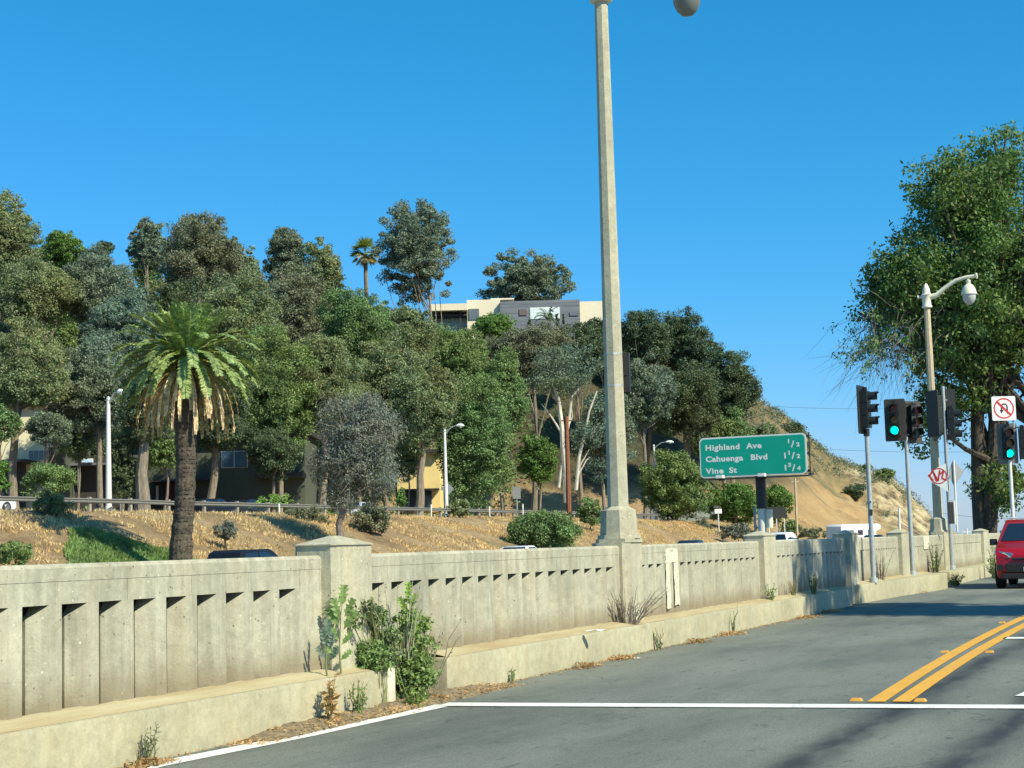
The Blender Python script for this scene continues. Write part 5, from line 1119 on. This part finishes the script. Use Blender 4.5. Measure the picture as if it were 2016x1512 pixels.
# ------------------------------------------------------------------ vehicles
def vehicle(label, name, cat, loc, rz, prof, width, belt, paint_, wheels, windows, group=None, tumble=.16, lights=True, front=None, wr=.34, extra=None, taper=.10):
    """prof: side outline (x forward, z); windows: list of quads on side [(x,z)...] ; glass front/back from roofline"""
    t = thing(name, loc, rz, label, cat, group); hw = width / 2
    mb = MB(); n = len(prof); xm0 = min(p[0] for p in prof); xm1 = max(p[0] for p in prof)
    def ww(x, z):
        w_ = hw * (1 - taper * max(0, (abs(x - (xm0 + xm1) / 2) / ((xm1 - xm0) / 2)) ** 4)); 
        if z > belt: w_ -= tumble * min(1, (z - belt) / .5)
        if z < .35: w_ -= .03
        return w_
    V = [(x, ww(x, z), z) for x, z in prof] + [(x, -ww(x, z), z) for x, z in prof]
    mb.add(V, [tuple(range(n)), tuple(range(n, 2 * n))[::-1]] + [(i, n + i, n + (i + 1) % n, (i + 1) % n) for i in range(n)]); body = mb.build('body', paint_, t, True, .045)
    for wpoly in windows:
        for sg in (1, -1):
            mb = MB(); V = [(x, sg * (ww(x, z) + .006), z) for x, z in wpoly]; V2 = [(x, sg * (ww(x, z) - .03), z) for x, z in wpoly]; k = len(wpoly)
            mb.add(V + V2, [tuple(range(k)), tuple(range(k, 2 * k))[::-1]] + [(i, (i + 1) % k, k + (i + 1) % k, k + i) for i in range(k)]); mb.build('side_window', K_GLASS, t)
    if front:
        for nm, ((xa, za), (xb, zb)) in front.items():
            xa, za, xb, zb = xa, za, xb, zb; mb = MB(); d = unit(np.array([xb - xa, zb - za])); nn = np.array([d[1], -d[0]]) * (1 if nm == 'windshield' else -1); nn = nn * np.sign(nn[0] * (1 if nm == 'windshield' else -1)) if nn[0] else nn
            o1 = nn * .008; i1 = -nn * .03; wa, wb = ww(xa, za) - .10, ww(xb, zb) - .08
            V = [(xa + o1[0], wa, za + o1[1]), (xa + o1[0], -wa, za + o1[1]), (xb + o1[0], -wb, zb + o1[1]), (xb + o1[0], wb, zb + o1[1]), (xa + i1[0], wa, za + i1[1]), (xa + i1[0], -wa, za + i1[1]), (xb + i1[0], -wb, zb + i1[1]), (xb + i1[0], wb, zb + i1[1])]
            mb.add(V, [(0, 1, 2, 3), (4, 7, 6, 5), (0, 4, 5, 1), (1, 5, 6, 2), (2, 6, 7, 3), (3, 7, 4, 0)]); mb.build(nm, K_GLASS, t)
    for x in wheels:
        for sg in (1, -1):
            mb = MB(); yo = sg * (hw - .10); mb.tube([(x, yo - .11, wr), (x, yo - .09, wr), (x, yo + .09, wr), (x, yo + .11, wr)], [wr * .9, wr, wr, wr * .9], 20); w_ = mb.build('wheel', K_RUBBER, t, True)
            mb = MB(); mb.tube([(x, yo + sg * .105, wr), (x, yo + sg * .122, wr)], [wr * .66, wr * .6], 14); mb.build('rim', K_RIM, w_, True)
    if lights:
        for sg in (1, -1):
            mb = MB(); mb.box(xm0 - .012, xm0 + .1, sg * (hw - .30) - .10, sg * (hw - .30) + .10, belt - .22, belt - .08); mb.build('taillight', K_SIGNRED, t)
            if name != 'suv': mb = MB(); mb.box(xm1 - .1, xm1 + .012, sg * (hw - .36) - .14, sg * (hw - .36) + .14, belt - .32, belt - .2); mb.build('headlight', K_CHROME, t)
        for sg in (1, -1):
            mb = MB(); xo = .75 if name != 'suv' else .82; mb.box(xo, xo + .16, sg * (hw + .02) - .02, sg * (hw + .18), belt + .02, belt + .18) if sg > 0 else mb.box(xo, xo + .16, -(hw + .18), -(hw), belt + .02, belt + .18); mb.build('mirror', K_PLAST, t, False, .03)
    return t
SUVP = [(-2.28, .45), (-2.30, .95), (-2.22, 1.10), (-1.95, 1.60), (-1.6, 1.70), (.15, 1.71), (.45, 1.62), (1.22, 1.12), (2.0, 1.0), (2.25, .82), (2.30, .45), (2.2, .26), (-2.15, .28)]
SEDP = [(-2.3, .35), (-2.32, .85), (-2.2, .98), (-1.6, 1.04), (-.95, 1.40), (-.5, 1.46), (.15, 1.45), (.95, 1.0), (2.0, .85), (2.28, .66), (2.3, .35), (2.2, .22), (-2.2, .22)]
P_ = ground(1954, 1160); tt0, LL0 = TL(P_); P_ = W(tt0 + 2.3, LL0 - .93, 0)
s = vehicle('red compact suv driving toward the camera beside the far kerb', 'suv', 'car', P_, ROADROT + math.pi, SUVP, 1.84, 1.05, K_RED, (-1.32, 1.35), [[(-1.9, 1.12), (-1.62, 1.56), (-.75, 1.60), (-.75, 1.10)], [(-.68, 1.10), (-.68, 1.60), (.1, 1.60), (.9, 1.12)]], front={'windshield': ((.50, 1.600), (1.16, 1.168)), 'rear_window': ((-1.97, 1.58), (-2.18, 1.19))}, taper=.12)
for sg in (1, -1):
    mb = MB(); mb.add([(2.02, sg * .86, .95), (2.22, sg * .62, .90), (2.27, sg * .40, .87), (2.29, sg * .45, .77), (2.26, sg * .66, .74), (2.08, sg * .84, .80), (1.98, sg * .84, .95), (2.1, sg * .6, .90), (2.1, sg * .4, .87), (2.1, sg * .45, .77), (2.1, sg * .66, .74), (1.98, sg * .82, .80)],
        [(0, 1, 2, 3, 4, 5), (6, 11, 10, 9, 8, 7)] + [(i, 6 + i, 6 + (i + 1) % 6, (i + 1) % 6) for i in range(6)]); mb.build('headlight', K_CHROME, s)
    mb = MB(); mb.box(2.18, 2.31, sg * .72 - .07, sg * .72 + .07, .46, .60); mb.build('fog_light', K_PLAST, s)
mb = MB(); mb.box(2.2, 2.322, -.42, .42, .70, .76); mb.box(2.2, 2.325, -.58, .58, .40, .62); mb.build('grille', K_PLAST, s, False, .02)
mb = MB(); mb.box(2.15, 2.335, -.7, .7, .24, .38); tag(mb.build('bumper', K_PLAST, s, False, .03), 'black lower bumper'); mb = MB(); mb.box(2.325, 2.34, -.16, .16, .42, .53); mb.build('license_plate', K_SIGNW, s)
for sg in (1, -1): mb = MB(); mb.tube([(-1.5, sg * .66, 1.74), (-.6, sg * .68, 1.765), (.1, sg * .66, 1.74)], .02, 6); mb.build('roof_rail', K_GALV, s)
mb = MB(); mb.box(2.325, 2.345, -.06, .06, .72, .80); mb.build('badge', K_CHROME, s)
FZ = -.12
def fw(x, L, dz=0.0, dt=0.0): p = onL(x, 1070, L); t_, L_ = TL(p); q = W(t_ + dt, L, FZ + dz); return q
SW = [[(-.98, 1.05), (-.75, 1.36), (-.2, 1.38), (-.2, 1.04)], [(-.13, 1.04), (-.13, 1.38), (.15, 1.36), (.75, 1.04)]]
vehicle('dark navy suv roof with windows just above the near wall', 'suv', 'car', fw(494, 36, -.08), ROADROT, [(x, z * 1.02) for x, z in SUVP], 1.86, 1.08, K_CBLUE, (-1.32, 1.35), [[(-1.9, 1.14), (-1.62, 1.58), (-.75, 1.63), (-.75, 1.12)], [(-.68, 1.12), (-.68, 1.63), (.1, 1.63), (.9, 1.14)]], 'vehicles on the freeway', front={'windshield': ((.50, 1.63), (1.16, 1.19)), 'rear_window': ((-1.94, 1.6), (-2.18, 1.16))})
vehicle('white sedan on the freeway left of the near lamp pedestal', 'sedan', 'car', fw(1026, 37, .04), ROADROT, SEDP, 1.8, 1.0, K_CWHITE, (-1.35, 1.4), SW, 'vehicles on the freeway', front={'windshield': ((.25, 1.412), (.88, 1.052)), 'rear_window': ((-.97, 1.38), (-1.55, 1.06))})
vehicle('black sedan on the freeway right of the near lamp pedestal', 'sedan', 'car', fw(1362, 37, .10), ROADROT, SEDP, 1.8, 1.0, K_CBLACK, (-1.35, 1.4), SW, 'vehicles on the freeway', front={'windshield': ((.25, 1.412), (.88, 1.052)), 'rear_window': ((-.97, 1.38), (-1.55, 1.06))})
PKP = [(-2.8, .5), (-2.85, 1.15), (-.95, 1.17), (-.8, 1.75), (-.4, 1.86), (.45, 1.86), (1.15, 1.22), (2.5, 1.1), (2.75, .9), (2.8, .5), (2.6, .4), (-2.7, .42)]
vehicle('white pickup truck on the freeway right of the sign pole', 'pickup_truck', 'truck', fw(1540, 34, .15), ROADROT - .25, PKP, 1.95, 1.2, K_CWHITE, (-1.8, 1.85), [[(-.72, 1.24), (-.66, 1.68), (.35, 1.75), (.95, 1.26)]], 'vehicles on the freeway', front={'windshield': ((.5, 1.825), (1.1, 1.275)), 'rear_window': ((-.82, 1.68), (-.93, 1.22))}, wr=.38)
vehicle('dark blue sedan on the freeway in front of the motorhome', 'sedan', 'car', fw(1722, 30, .12), ROADROT, SEDP, 1.8, 1.0, K_CBLUE, (-1.35, 1.4), SW, 'vehicles on the freeway', front={'windshield': ((.25, 1.412), (.88, 1.052)), 'rear_window': ((-.97, 1.38), (-1.55, 1.06))})
RVP = [(-4.0, .6), (-4.05, 2.75), (-3.8, 3.0), (2.4, 3.0), (2.9, 2.85), (3.0, 2.45), (2.1, 2.15), (2.0, 1.9), (2.6, 1.3), (3.5, 1.15), (3.7, .8), (3.6, .45), (-3.9, .5)]
rv = vehicle('white motorhome with an overhanging cab on the freeway', 'motorhome', 'motorhome', fw(1688, 38, -.12), ROADROT - .5, RVP, 2.3, 2.9, K_CWHITE, (-2.4, 2.6), [[(-3.2, 1.75), (-3.2, 2.3), (-1.9, 2.3), (-1.9, 1.75)], [(-1.2, 1.75), (-1.2, 2.3), (-.3, 2.3), (-.3, 1.75)], [(.6, 1.6), (.6, 2.3), (1.2, 2.3), (1.2, 1.6)]], 'vehicles on the freeway', front={'windshield': ((2.05, 1.86), (2.55, 1.34))}, wr=.42, tumble=.05, lights=False, taper=.03)
mb = MB(); mb.box(-3.9, 1.9, -1.165, -1.152, 1.35, 1.5); mb.box(-3.9, 1.9, 1.152, 1.165, 1.35, 1.5); mb.build('stripe', K_CSIL, rv)
def park(x, y, label, pt, Y, rz=ROADROT, prof=SEDP):
    c = at(x, y, Y); c[2] = tz(c[0], c[1]) + .03
    vehicle(label, 'parked_car', 'car', c, rz, prof, 1.8, 1.0, pt, (-1.35, 1.4), SW, 'cars parked on the frontage road', front={'windshield': ((.25, 1.412), (.88, 1.052)), 'rear_window': ((-.97, 1.38), (-1.55, 1.06))})
park(-42, 990, 'white car parked at the left edge behind the guard rail', K_CWHITE, W(80, 67)[1] - 4)
park(420, 985, 'navy car parked in the shade right of the date palm', K_CBLUE, 124); park(485, 985, 'black car parked in the shade under the olive house window', K_CBLACK, 128); park(705, 985, 'silver car parked behind the grey feathery tree', K_CSIL, 142)

# ------------------------------------------------------------------ big tree at the right and an unseen one that shades the road
def big_tree(label, b, c, rad, nclump, per, leaf, kind, holes=.35, twigs=300, seed=31, second=None, name='roadside_tree', thin=False):
    rs = np.random.RandomState(seed); t = thing(name, b, 0, label, 'tree'); b = np.array(b); c = np.array(c) - b; rad = np.array(rad)
    cl = clumps(rs, nclump, rad, .5, .35, .1) + c; 
    if second is not None:
        for c2, r2, n2 in second: cl = np.concatenate([cl, clumps(rs, n2, np.array(r2), .5, .4, 0) + np.array(c2) - b])
    q = foliage(rs, cl, leaf * 3.4, per, leaf, .48, .35); quads('crown', q, LF[kind], t)
    mb = MB(); top = c + np.array([0, 0, rad[2] * .6]); tg = cl[rs.choice(len(cl), 46)]
    limbs(mb, rs, (0, 0, -.2), top, .16 if thin else .36, tg, n=9, wob=.03, split=.25)
    if second is not None and not thin:
        mb.tube([(0, 0, -.2), (-.05, 0, 3), (.05, 0, 6), (.3, 0, 9)], [.34, .28, .25, .2], 10)
        limbs(mb, rs, (1.9, .5, -.2), c + np.array([2.2, .5, 0]), .5, cl[rs.choice(len(cl), 20)], n=9, split=.35); limbs(mb, rs, (3.4, 1, -.2), c + np.array([4, 1, 1]), .42, cl[rs.choice(len(cl), 14)], n=9, split=.35)
    mb.build('trunk', B_DARK, t, True)
    if twigs:
        mb = MB(); sp = []
        for k in range(twigs):
            a = cl[rs.randint(len(cl))]
            a = np.array(at(rs.uniform(1700, 1900), rs.uniform(590, 690), 63.0 + rs.uniform(-2, 2))) - b; d = np.array([-.9 + 1.1 * rs.rand(), rs.uniform(-.4, .4), -.2 - .7 * rs.rand()]); p = a.copy(); pts = [p.copy()]
            for i in range(5): p = p + d * .42; d = d + rs.normal(size=3) * .34 + np.array([0, 0, -.14]); pts.append(p.copy())
            mb.tube(pts, [.012, .009, .007, .006, .005, .003], 3, False)
            if k % 3 == 0: sp.append(np.array(pts[1:4]))
        mb.build('bare_twigs', B_TW2, t); sp = np.concatenate(sp); quads('leafy_sprays', foliage(rs, sp, .32, 16, .13, .45, .8), LF[kind], t)
    return t
Yt = 63.0; b0 = at(1934, 1050, Yt); b0[2] = -.3; cc = at(1985, 560, Yt); m = Yt / F
RT = dict(second=[(at(1790, 560, Yt), (115 * m, 3.0, 100 * m), 330), (at(1900, 640, Yt), (120 * m, 3.0, 170 * m), 420), (at(1850, 790, Yt), (80 * m, 2.2, 70 * m), 45), (at(1890, 400, Yt), (110 * m, 2.8, 105 * m), 250), (at(1960, 950, Yt), (55 * m, 1.8, 85 * m), 60), (at(1980, 320, Yt), (75 * m, 2, 60 * m), 60), (at(1795, 860, Yt), (35 * m, .8, 45 * m), 8)])
big_tree('large dark leafy tree with bare hanging twigs rising behind the far wall', b0, cc, (185 * m, 4.0, 250 * m), 620, 62, .16, 'near', **RT)
Xs, Ys = 17.0, 22.0
big_tree('tall street tree on the near side that throws its shade over the road', (Xs, Ys, 0), (Xs, Ys, 11.0), (.75, .75, 5.0), 60, 110, .26, 'near', twigs=0, seed=5, thin=True,
         second=[((Xs + .75, Ys + 1.75, 11.5), (.8, .8, 5.0), 56), ((Xs + 1.3, Ys + 3.1, 12.5), (.6, .6, 3.6), 16), ((Xs + .4, Ys + .9, 8.5), (.9, .9, 1.6), 14)], name='unseen_street_tree')

# ------------------------------------------------------------------ weeds and litter
def weed(name, label, P, h, spread, stems, kind, leaf, per=14, wdr=.5, bare=.0, seed=0, lean=(0, 0), group='weeds growing from the kerb', cat='weed', stemmat=None, low=.05, topfine=False):
    rs = np.random.RandomState(seed + 500); t = thing(name, P, 0, label, cat, group); mb = MB(); L_ = []
    for k in range(stems):
        a = rs.rand() * 6.283; e = np.array([math.cos(a) * spread * rs.uniform(.2, 1) + lean[0], math.sin(a) * spread * .5 * rs.uniform(.2, 1) + lean[1], h * rs.uniform(.45, 1)]); b_ = np.array([math.cos(a), math.sin(a) * .6, 0]) * spread * .18
        pts = [b_ + (e - b_) * u_ + np.array([0, 0, .10 * h * math.sin(u_ * 3.14)]) + rs.normal(size=3) * .008 * (u_ > 0) for u_ in np.linspace(0, 1, 6)]; mb.tube(pts, [.006, .006, .005, .004, .003, .002], 4, False)
        for j in range(per):
            u_ = rs.uniform(low, 1 - bare); i = min(int(u_ * 5), 4); p = pts[i] + (pts[i + 1] - pts[i]) * (u_ * 5 - i); A = unit(rs.normal(size=3) + np.array([0, 0, .35])); B = unit(np.cross(A, rs.normal(size=3))); l_ = leaf * rs.uniform(.5, 1.2) * (1 - .45 * u_)
            L_.append(leafq((p + A * l_ * .5)[None], A[None], B[None], [l_], [l_ * wdr])[0])
    mb.build('stems', stemmat or plain(name + '_stem', (.16, .18, .07)), t); quads('leaves', np.array(L_), LF[kind], t); return t
gp = lambda x, y, h=0: ground(x, y, h)
def bush_weed(name, label, base, blobs, kind, leaf, stems=30, seed=0, cr=.055, per=26, stem_r=.005, stemmat=None):
    rs = np.random.RandomState(seed); t = thing(name, base, 0, label, 'weed', 'weeds growing from the kerb'); Q = []; mb = MB()
    for (x, y, L_, rx, ry, n_) in blobs:
        c = onL(x, y, L_); m_ = c[1] / F; cl = clumps(rs, n_, np.array([rx * m_, min(.16, rx * m_), ry * m_]), .6, .3) + c - base; Q.append(foliage(rs, cl, cr, per, leaf, .55, 0.0))
        for q in cl[rs.choice(n_, min(n_, stems))]:
            st = np.array([rs.normal() * .06, rs.normal() * .03, 0]); mid = (st + q) / 2 + np.array([0, 0, .04]) + rs.normal(size=3) * .02; mb.tube([st, mid, q + np.array([0, 0, .03])], [stem_r, stem_r * .8, stem_r * .4], 4, False)
    mb.build('stems', stemmat or plain(name + '_stem', (.20, .22, .09)), t); quads('leaves', np.concatenate(Q), LF[kind], t); return t
WL1 = WALL_L - .20; gb = lambda x: onL(x, 1370, WL1) * np.array([1, 1, 0]) + np.array([0, 0, .05])
bush_weed('leafy_weed', 'largest leafy green weed filling the gap in the kerb', gb(805), [(812, 1335, WL1 - .1, 50, 50, 150), (815, 1275, WL1, 42, 52, 66), (800, 1225, WL1, 34, 50, 24), (835, 1230, WL1, 18, 50, 14)], 'weed', .040, 60, 1)
bush_weed('dark_weed', 'dark tangled weed behind the white painted kerb end', gb(735), [(728, 1295, WALL_L - .2, 50, 40, 90), (745, 1245, WALL_L - .15, 48, 48, 40)], 'mid', .040, 60, 2)
bush_weed('olive_weed', 'pale grey-green weed rising between the two leafy weeds', gb(765), [(735, 1200, WL1, 18, 34, 14), (765, 1285, WL1 - .05, 28, 76, 26), (702, 1215, WL1, 20, 34, 8)], 'olive', .036, 40, 3)
weed('twiggy_weed', 'tall thin twiggy weed reaching above the wall slots', gb(790), 1.2, .36, 13, 'euc', .045, 16, seed=3, stemmat=plain('pale_stem', (.34, .34, .22)))
weed('leaning_weed', 'thin bare weed branching over the middle kerb', gb(842), .75, .42, 12, 'euc', .04, 10, seed=33, lean=(.12, 0), stemmat=plain('grey_stem', (.25, .24, .15)))
def lettuce(name, label, base, spots, kind, seed):
    """upright stem carrying lobed leaves; spots: (x, y, length px, angle deg)"""
    rs = np.random.RandomState(seed); t = thing(name, base, 0, label, 'weed', 'weeds growing from the kerb'); Q = []; P_ = lambda x, y: at(x, y, base[1]) - base; mb = MB()
    top = min(spots, key=lambda q: q[1]); mb.tube([(0, 0, 0), P_(top[0] - 4, (top[1] + 1360) / 2), P_(top[0], top[1])], [.011, .009, .004], 6); mb.build('stem', plain(name + '_stem', (.2, .22, .09)), t); m_ = base[1] / F
    for (x, y, l_, a_) in spots:
        l_ *= m_; A = unit(np.array([math.sin(R(a_)), rs.uniform(-.3, .3), math.cos(R(a_))])); Nn = unit(np.array([rs.uniform(-.4, .4), -1, .35])); B = unit(np.cross(A, Nn)); o_ = P_(x, y)
        Q.append(leafq((o_ + A * l_ * .5)[None], A[None], B[None], [l_], [l_ * .34])[0])
        for u_, s_ in ((.25, .20), (.48, .26), (.70, .26), (.86, .2)):
            for sg in (-1, 1): D2 = unit(B * sg + A * .45 + Nn * .2); Q.append(leafq((o_ + A * l_ * u_ + D2 * l_ * s_ * .5)[None], D2[None], unit(np.cross(D2, Nn))[None], [l_ * s_ * 1.25], [l_ * .17])[0])
    quads('leaves', np.array(Q), LF[kind], t)
lettuce('lettuce_weed', 'tall broad-leaved weed standing against the first pillar', onL(672, 1335, WALL_L - .2) * np.array([1, 1, 0]) + np.array([0, 0, KH]), [(672, 1196, 46, 8), (678, 1215, 42, 28), (668, 1222, 46, -14), (668, 1232, 44, -36), (676, 1240, 46, 34), (666, 1262, 42, -28), (672, 1270, 34, 42), (664, 1290, 30, -55), (670, 1300, 30, 50)], 'weed', 14)
lettuce('lettuce_weed', 'shorter blue-green broad-leaved weed left of the first pillar', onL(645, 1345, WALL_L - .22) * np.array([1, 1, 0]) + np.array([0, 0, KH]), [(645, 1262, 44, 0), (644, 1275, 40, -12), (648, 1280, 36, 14), (644, 1300, 34, -34), (648, 1302, 36, 32)], 'blue', 15)
lettuce('lettuce_weed', 'pale broad-leaved weed before the second wall slot', gb(802), [(802, 1182, 38, 5), (806, 1200, 34, 26), (800, 1206, 34, -24), (808, 1232, 32, 20), (800, 1238, 30, -34), (806, 1256, 30, 36)], 'lime', 16)
gut = lambda x, L=6.68: onL(x, 1300, L) * np.array([1, 1, 0])
weed('dead_weed', 'orange dried-up weed in front of the near kerb end', gut(645), .42, .07, 9, 'dry', .10, 16, .35, seed=5)
weed('small_weed', 'small green and rusty weed left of the white painted kerb end', gut(700), .34, .10, 16, 'weed', .045, 16, seed=6)
weed('yellow_weed', 'low yellow-green weed at the edge line bend', gut(812, 6.6), .16, .16, 22, 'lime', .045, 16, seed=7)
weed('sprout', 'lone dry sprout at the foot of the near kerb, lower left', gut(292, 6.72), .30, .09, 7, 'brown', .07, 12, .22, seed=8)
weed('sprout', 'small green sprout at the foot of the middle kerb', gut(1008, 6.74), .16, .04, 4, 'weed', .06, 8, .4, seed=9)
weed('dry_bush', 'dry twiggy bush at the foot of the near lamp pedestal', onL(1236, 1222, 6.93) * np.array([1, 1, 0]) + np.array([0, 0, KH]), .50, .62, 42, 'brown', .05, 6, .3, seed=10, stemmat=B_TWIG)
weed('sprout', 'thin dark weed on the kerb below the white painted patch', gut(1298, 6.74), .33, .12, 7, 'brown', .05, 7, .4, seed=11)
weed('sprout', 'thin grass stalk at the kerb right of the painted patch', gut(1445, 6.74), .5, .10, 5, 'brown', .05, 4, .3, seed=12)
weed('sprout', 'short weed before the third pillar base', onL(1518, 1178, 6.9) * np.array([1, 1, 0]) + np.array([0, 0, KH]), .30, .12, 9, 'weed', .06, 12, seed=13)
weed('sprout', 'green tuft on the walkway before the shaded wall', onL(1602, 1172, 6.85) * np.array([1, 1, 0]) + np.array([0, 0, KH]), .48, .16, 16, 'weed', .05, 14, seed=17)
weed('sprout', 'pale wispy weed left of the nearest signal pole', onL(1562, 1168, 6.95) * np.array([1, 1, 0]) + np.array([0, 0, KH]), .40, .14, 9, 'dry', .05, 8, .3, seed=18)
weed('tall_weed', 'twiggy weed right of the nearest signal pole', W(37.8, 6.98, KH), .75, .35, 20, 'brown', .06, 10, .35, seed=19, stemmat=B_TWIG)
weed('tall_weed', 'leafy vine patch on the far wall by the second signal pole', W(45.2, 6.9, .25), .95, .30, 24, 'olive', .09, 16, seed=20)
weed('tall_weed', 'tall green weed before the farthest pillar', W(53.0, 6.35, 0), 1.25, .20, 12, 'weed', .13, 16, seed=21)
weed('tall_weed', 'bushy olive weed left of the red suv', W(52.0, 6.1, 0), .55, .55, 30, 'olive', .09, 14, seed=22)
weed('tall_weed', 'low olive weed at the tip of the short kerb', W(45.3, 6.4, 0), .40, .35, 26, 'olive', .08, 14, seed=23)
def litter(x, y, label, w_=.25, seed=0, h=0.0):
    P = gut(x, 6.66); rs = np.random.RandomState(900 + seed); n = 260; p = rs.normal(size=(n, 3)) * np.array([w_ * .6, w_ * .25, 0]); hh = .05 * np.exp(-((p[:, 0] / w_) ** 2 * 2)); p[:, 2] = rs.rand(n) * (hh + .006) + .004
    c, s_ = math.cos(ROADROT), math.sin(ROADROT); q = p.copy(); q[:, 0] = p[:, 0] * c - p[:, 1] * s_; q[:, 1] = p[:, 0] * s_ + p[:, 1] * c
    A = unit(rs.normal(size=q.shape) * np.array([1, 1, .35])); B = unit(np.cross(A, rs.normal(size=q.shape) * .5 + np.array([0, 0, 1.]))); o = quads('leaf_litter', leafq(q, A, B, .035 + .03 * rs.rand(n), .018), LF['dry']); o.location = tuple(P); tag(o, label, 'leaf litter', 'dry leaf piles in the gutter')
for i, (x, y, w_, lab) in enumerate([(1155, 1308, .30, 'largest heap of dry leaves at the middle kerb'), (1225, 1291, .28, 'dry leaf pile just right of the largest heap'), (1372, 1263, .3, 'thin dry leaf pile below the painted patch'), (1440, 1247, .38, 'dry leaf pile under the thin grass stalk'),
                       (1590, 1213, .5, 'dry leaf pile below the green tuft'), (1640, 1204, .4, 'dry leaf pile near the end of the middle kerb'), (1810, 1172, .5, 'dry leaf pile along the short curving kerb'), (650, 1424, .22, 'dry leaves around the dried-up weed'), (760, 1392, .35, 'dry twigs and leaves below the leafy weed'), (290, 1500, .2, 'dry leaves under the lone sprout'), (860, 1376, .2, 'dry leaves at the start of the middle kerb')]): litter(x, y, lab, w_, i)
rs = np.random.RandomState(66); n = 1500; t_ = rs.uniform(T1 - 2.8, T2 + 1.2, n); L_ = rs.uniform(6.46, 6.80, n) + (rs.rand(n) < .3) * (t_ > T1) * (t_ < T2) * .25
t2 = rs.uniform(14.5, 34, 1300); L2 = 6.79 - np.abs(rs.normal(size=1300)) * .06; t3 = rs.uniform(8, T1, 260); L3 = 6.79 - np.abs(rs.normal(size=260)) * .05; t_ = np.concatenate([t_, t2, t3]); L_ = np.concatenate([L_, L2, L3]); n = len(t_)
P = np.stack([t_ * ST - L_ * CT, t_ * CT + L_ * ST, .012 + .05 * rs.rand(n) * ((t_ > T1 - 2.2) & (t_ < T2 + .8))], -1); A = unit(rs.normal(size=P.shape) * np.array([1, 1, .3])); B = unit(np.cross(A, rs.normal(size=P.shape) * .4 + np.array([0, 0, 1.])))
o = quads('gutter_debris', leafq(P, A, B, .018 + .03 * rs.rand(n), .012 + .008 * rs.rand(n)), LF['dry']); tag(o, 'dry bits of leaf and twig scattered along the kerb foot', 'debris', None, 'stuff')
# little bits of litter
def bit(x, y, size, mat, label, h=0.0, nm='paper_scrap'):
    P = gp(x, y, h); rs = np.random.RandomState(int(x)); mb = MB(); V = []; n = 9
    for k in range(n): a = 6.283 * k / n; r_ = size * rs.uniform(.6, 1.1); V.append((r_ * math.cos(a), r_ * .6 * math.sin(a), .006 + rs.rand() * size * .35))
    V.append((0, 0, size * .35)); mb.add(V, [(k, (k + 1) % n, n) for k in range(n)] + [tuple(range(n))[::-1]]); o = mb.build(nm, mat); o.location = tuple(P); tag(o, label, 'litter')
bit(1327, 1269, .06, K_SIGNW, 'small white lump by the kerb below the painted patch'); bit(828, 1384, .06, K_SIGNW, 'crumpled white paper under the leafy weed'); bit(632, 1404, .06, K_YELM, 'yellow scrap at the foot of the dried-up weed', .0, 'wrapper')
bit(1255, 1297, .05, K_SIGNW, 'grey-white scrap beside a dry leaf pile'); bit(1170, 1247, .12, K_SIGNW, 'flat white scrap on the walkway left of the lamp pedestal', KH + .01)
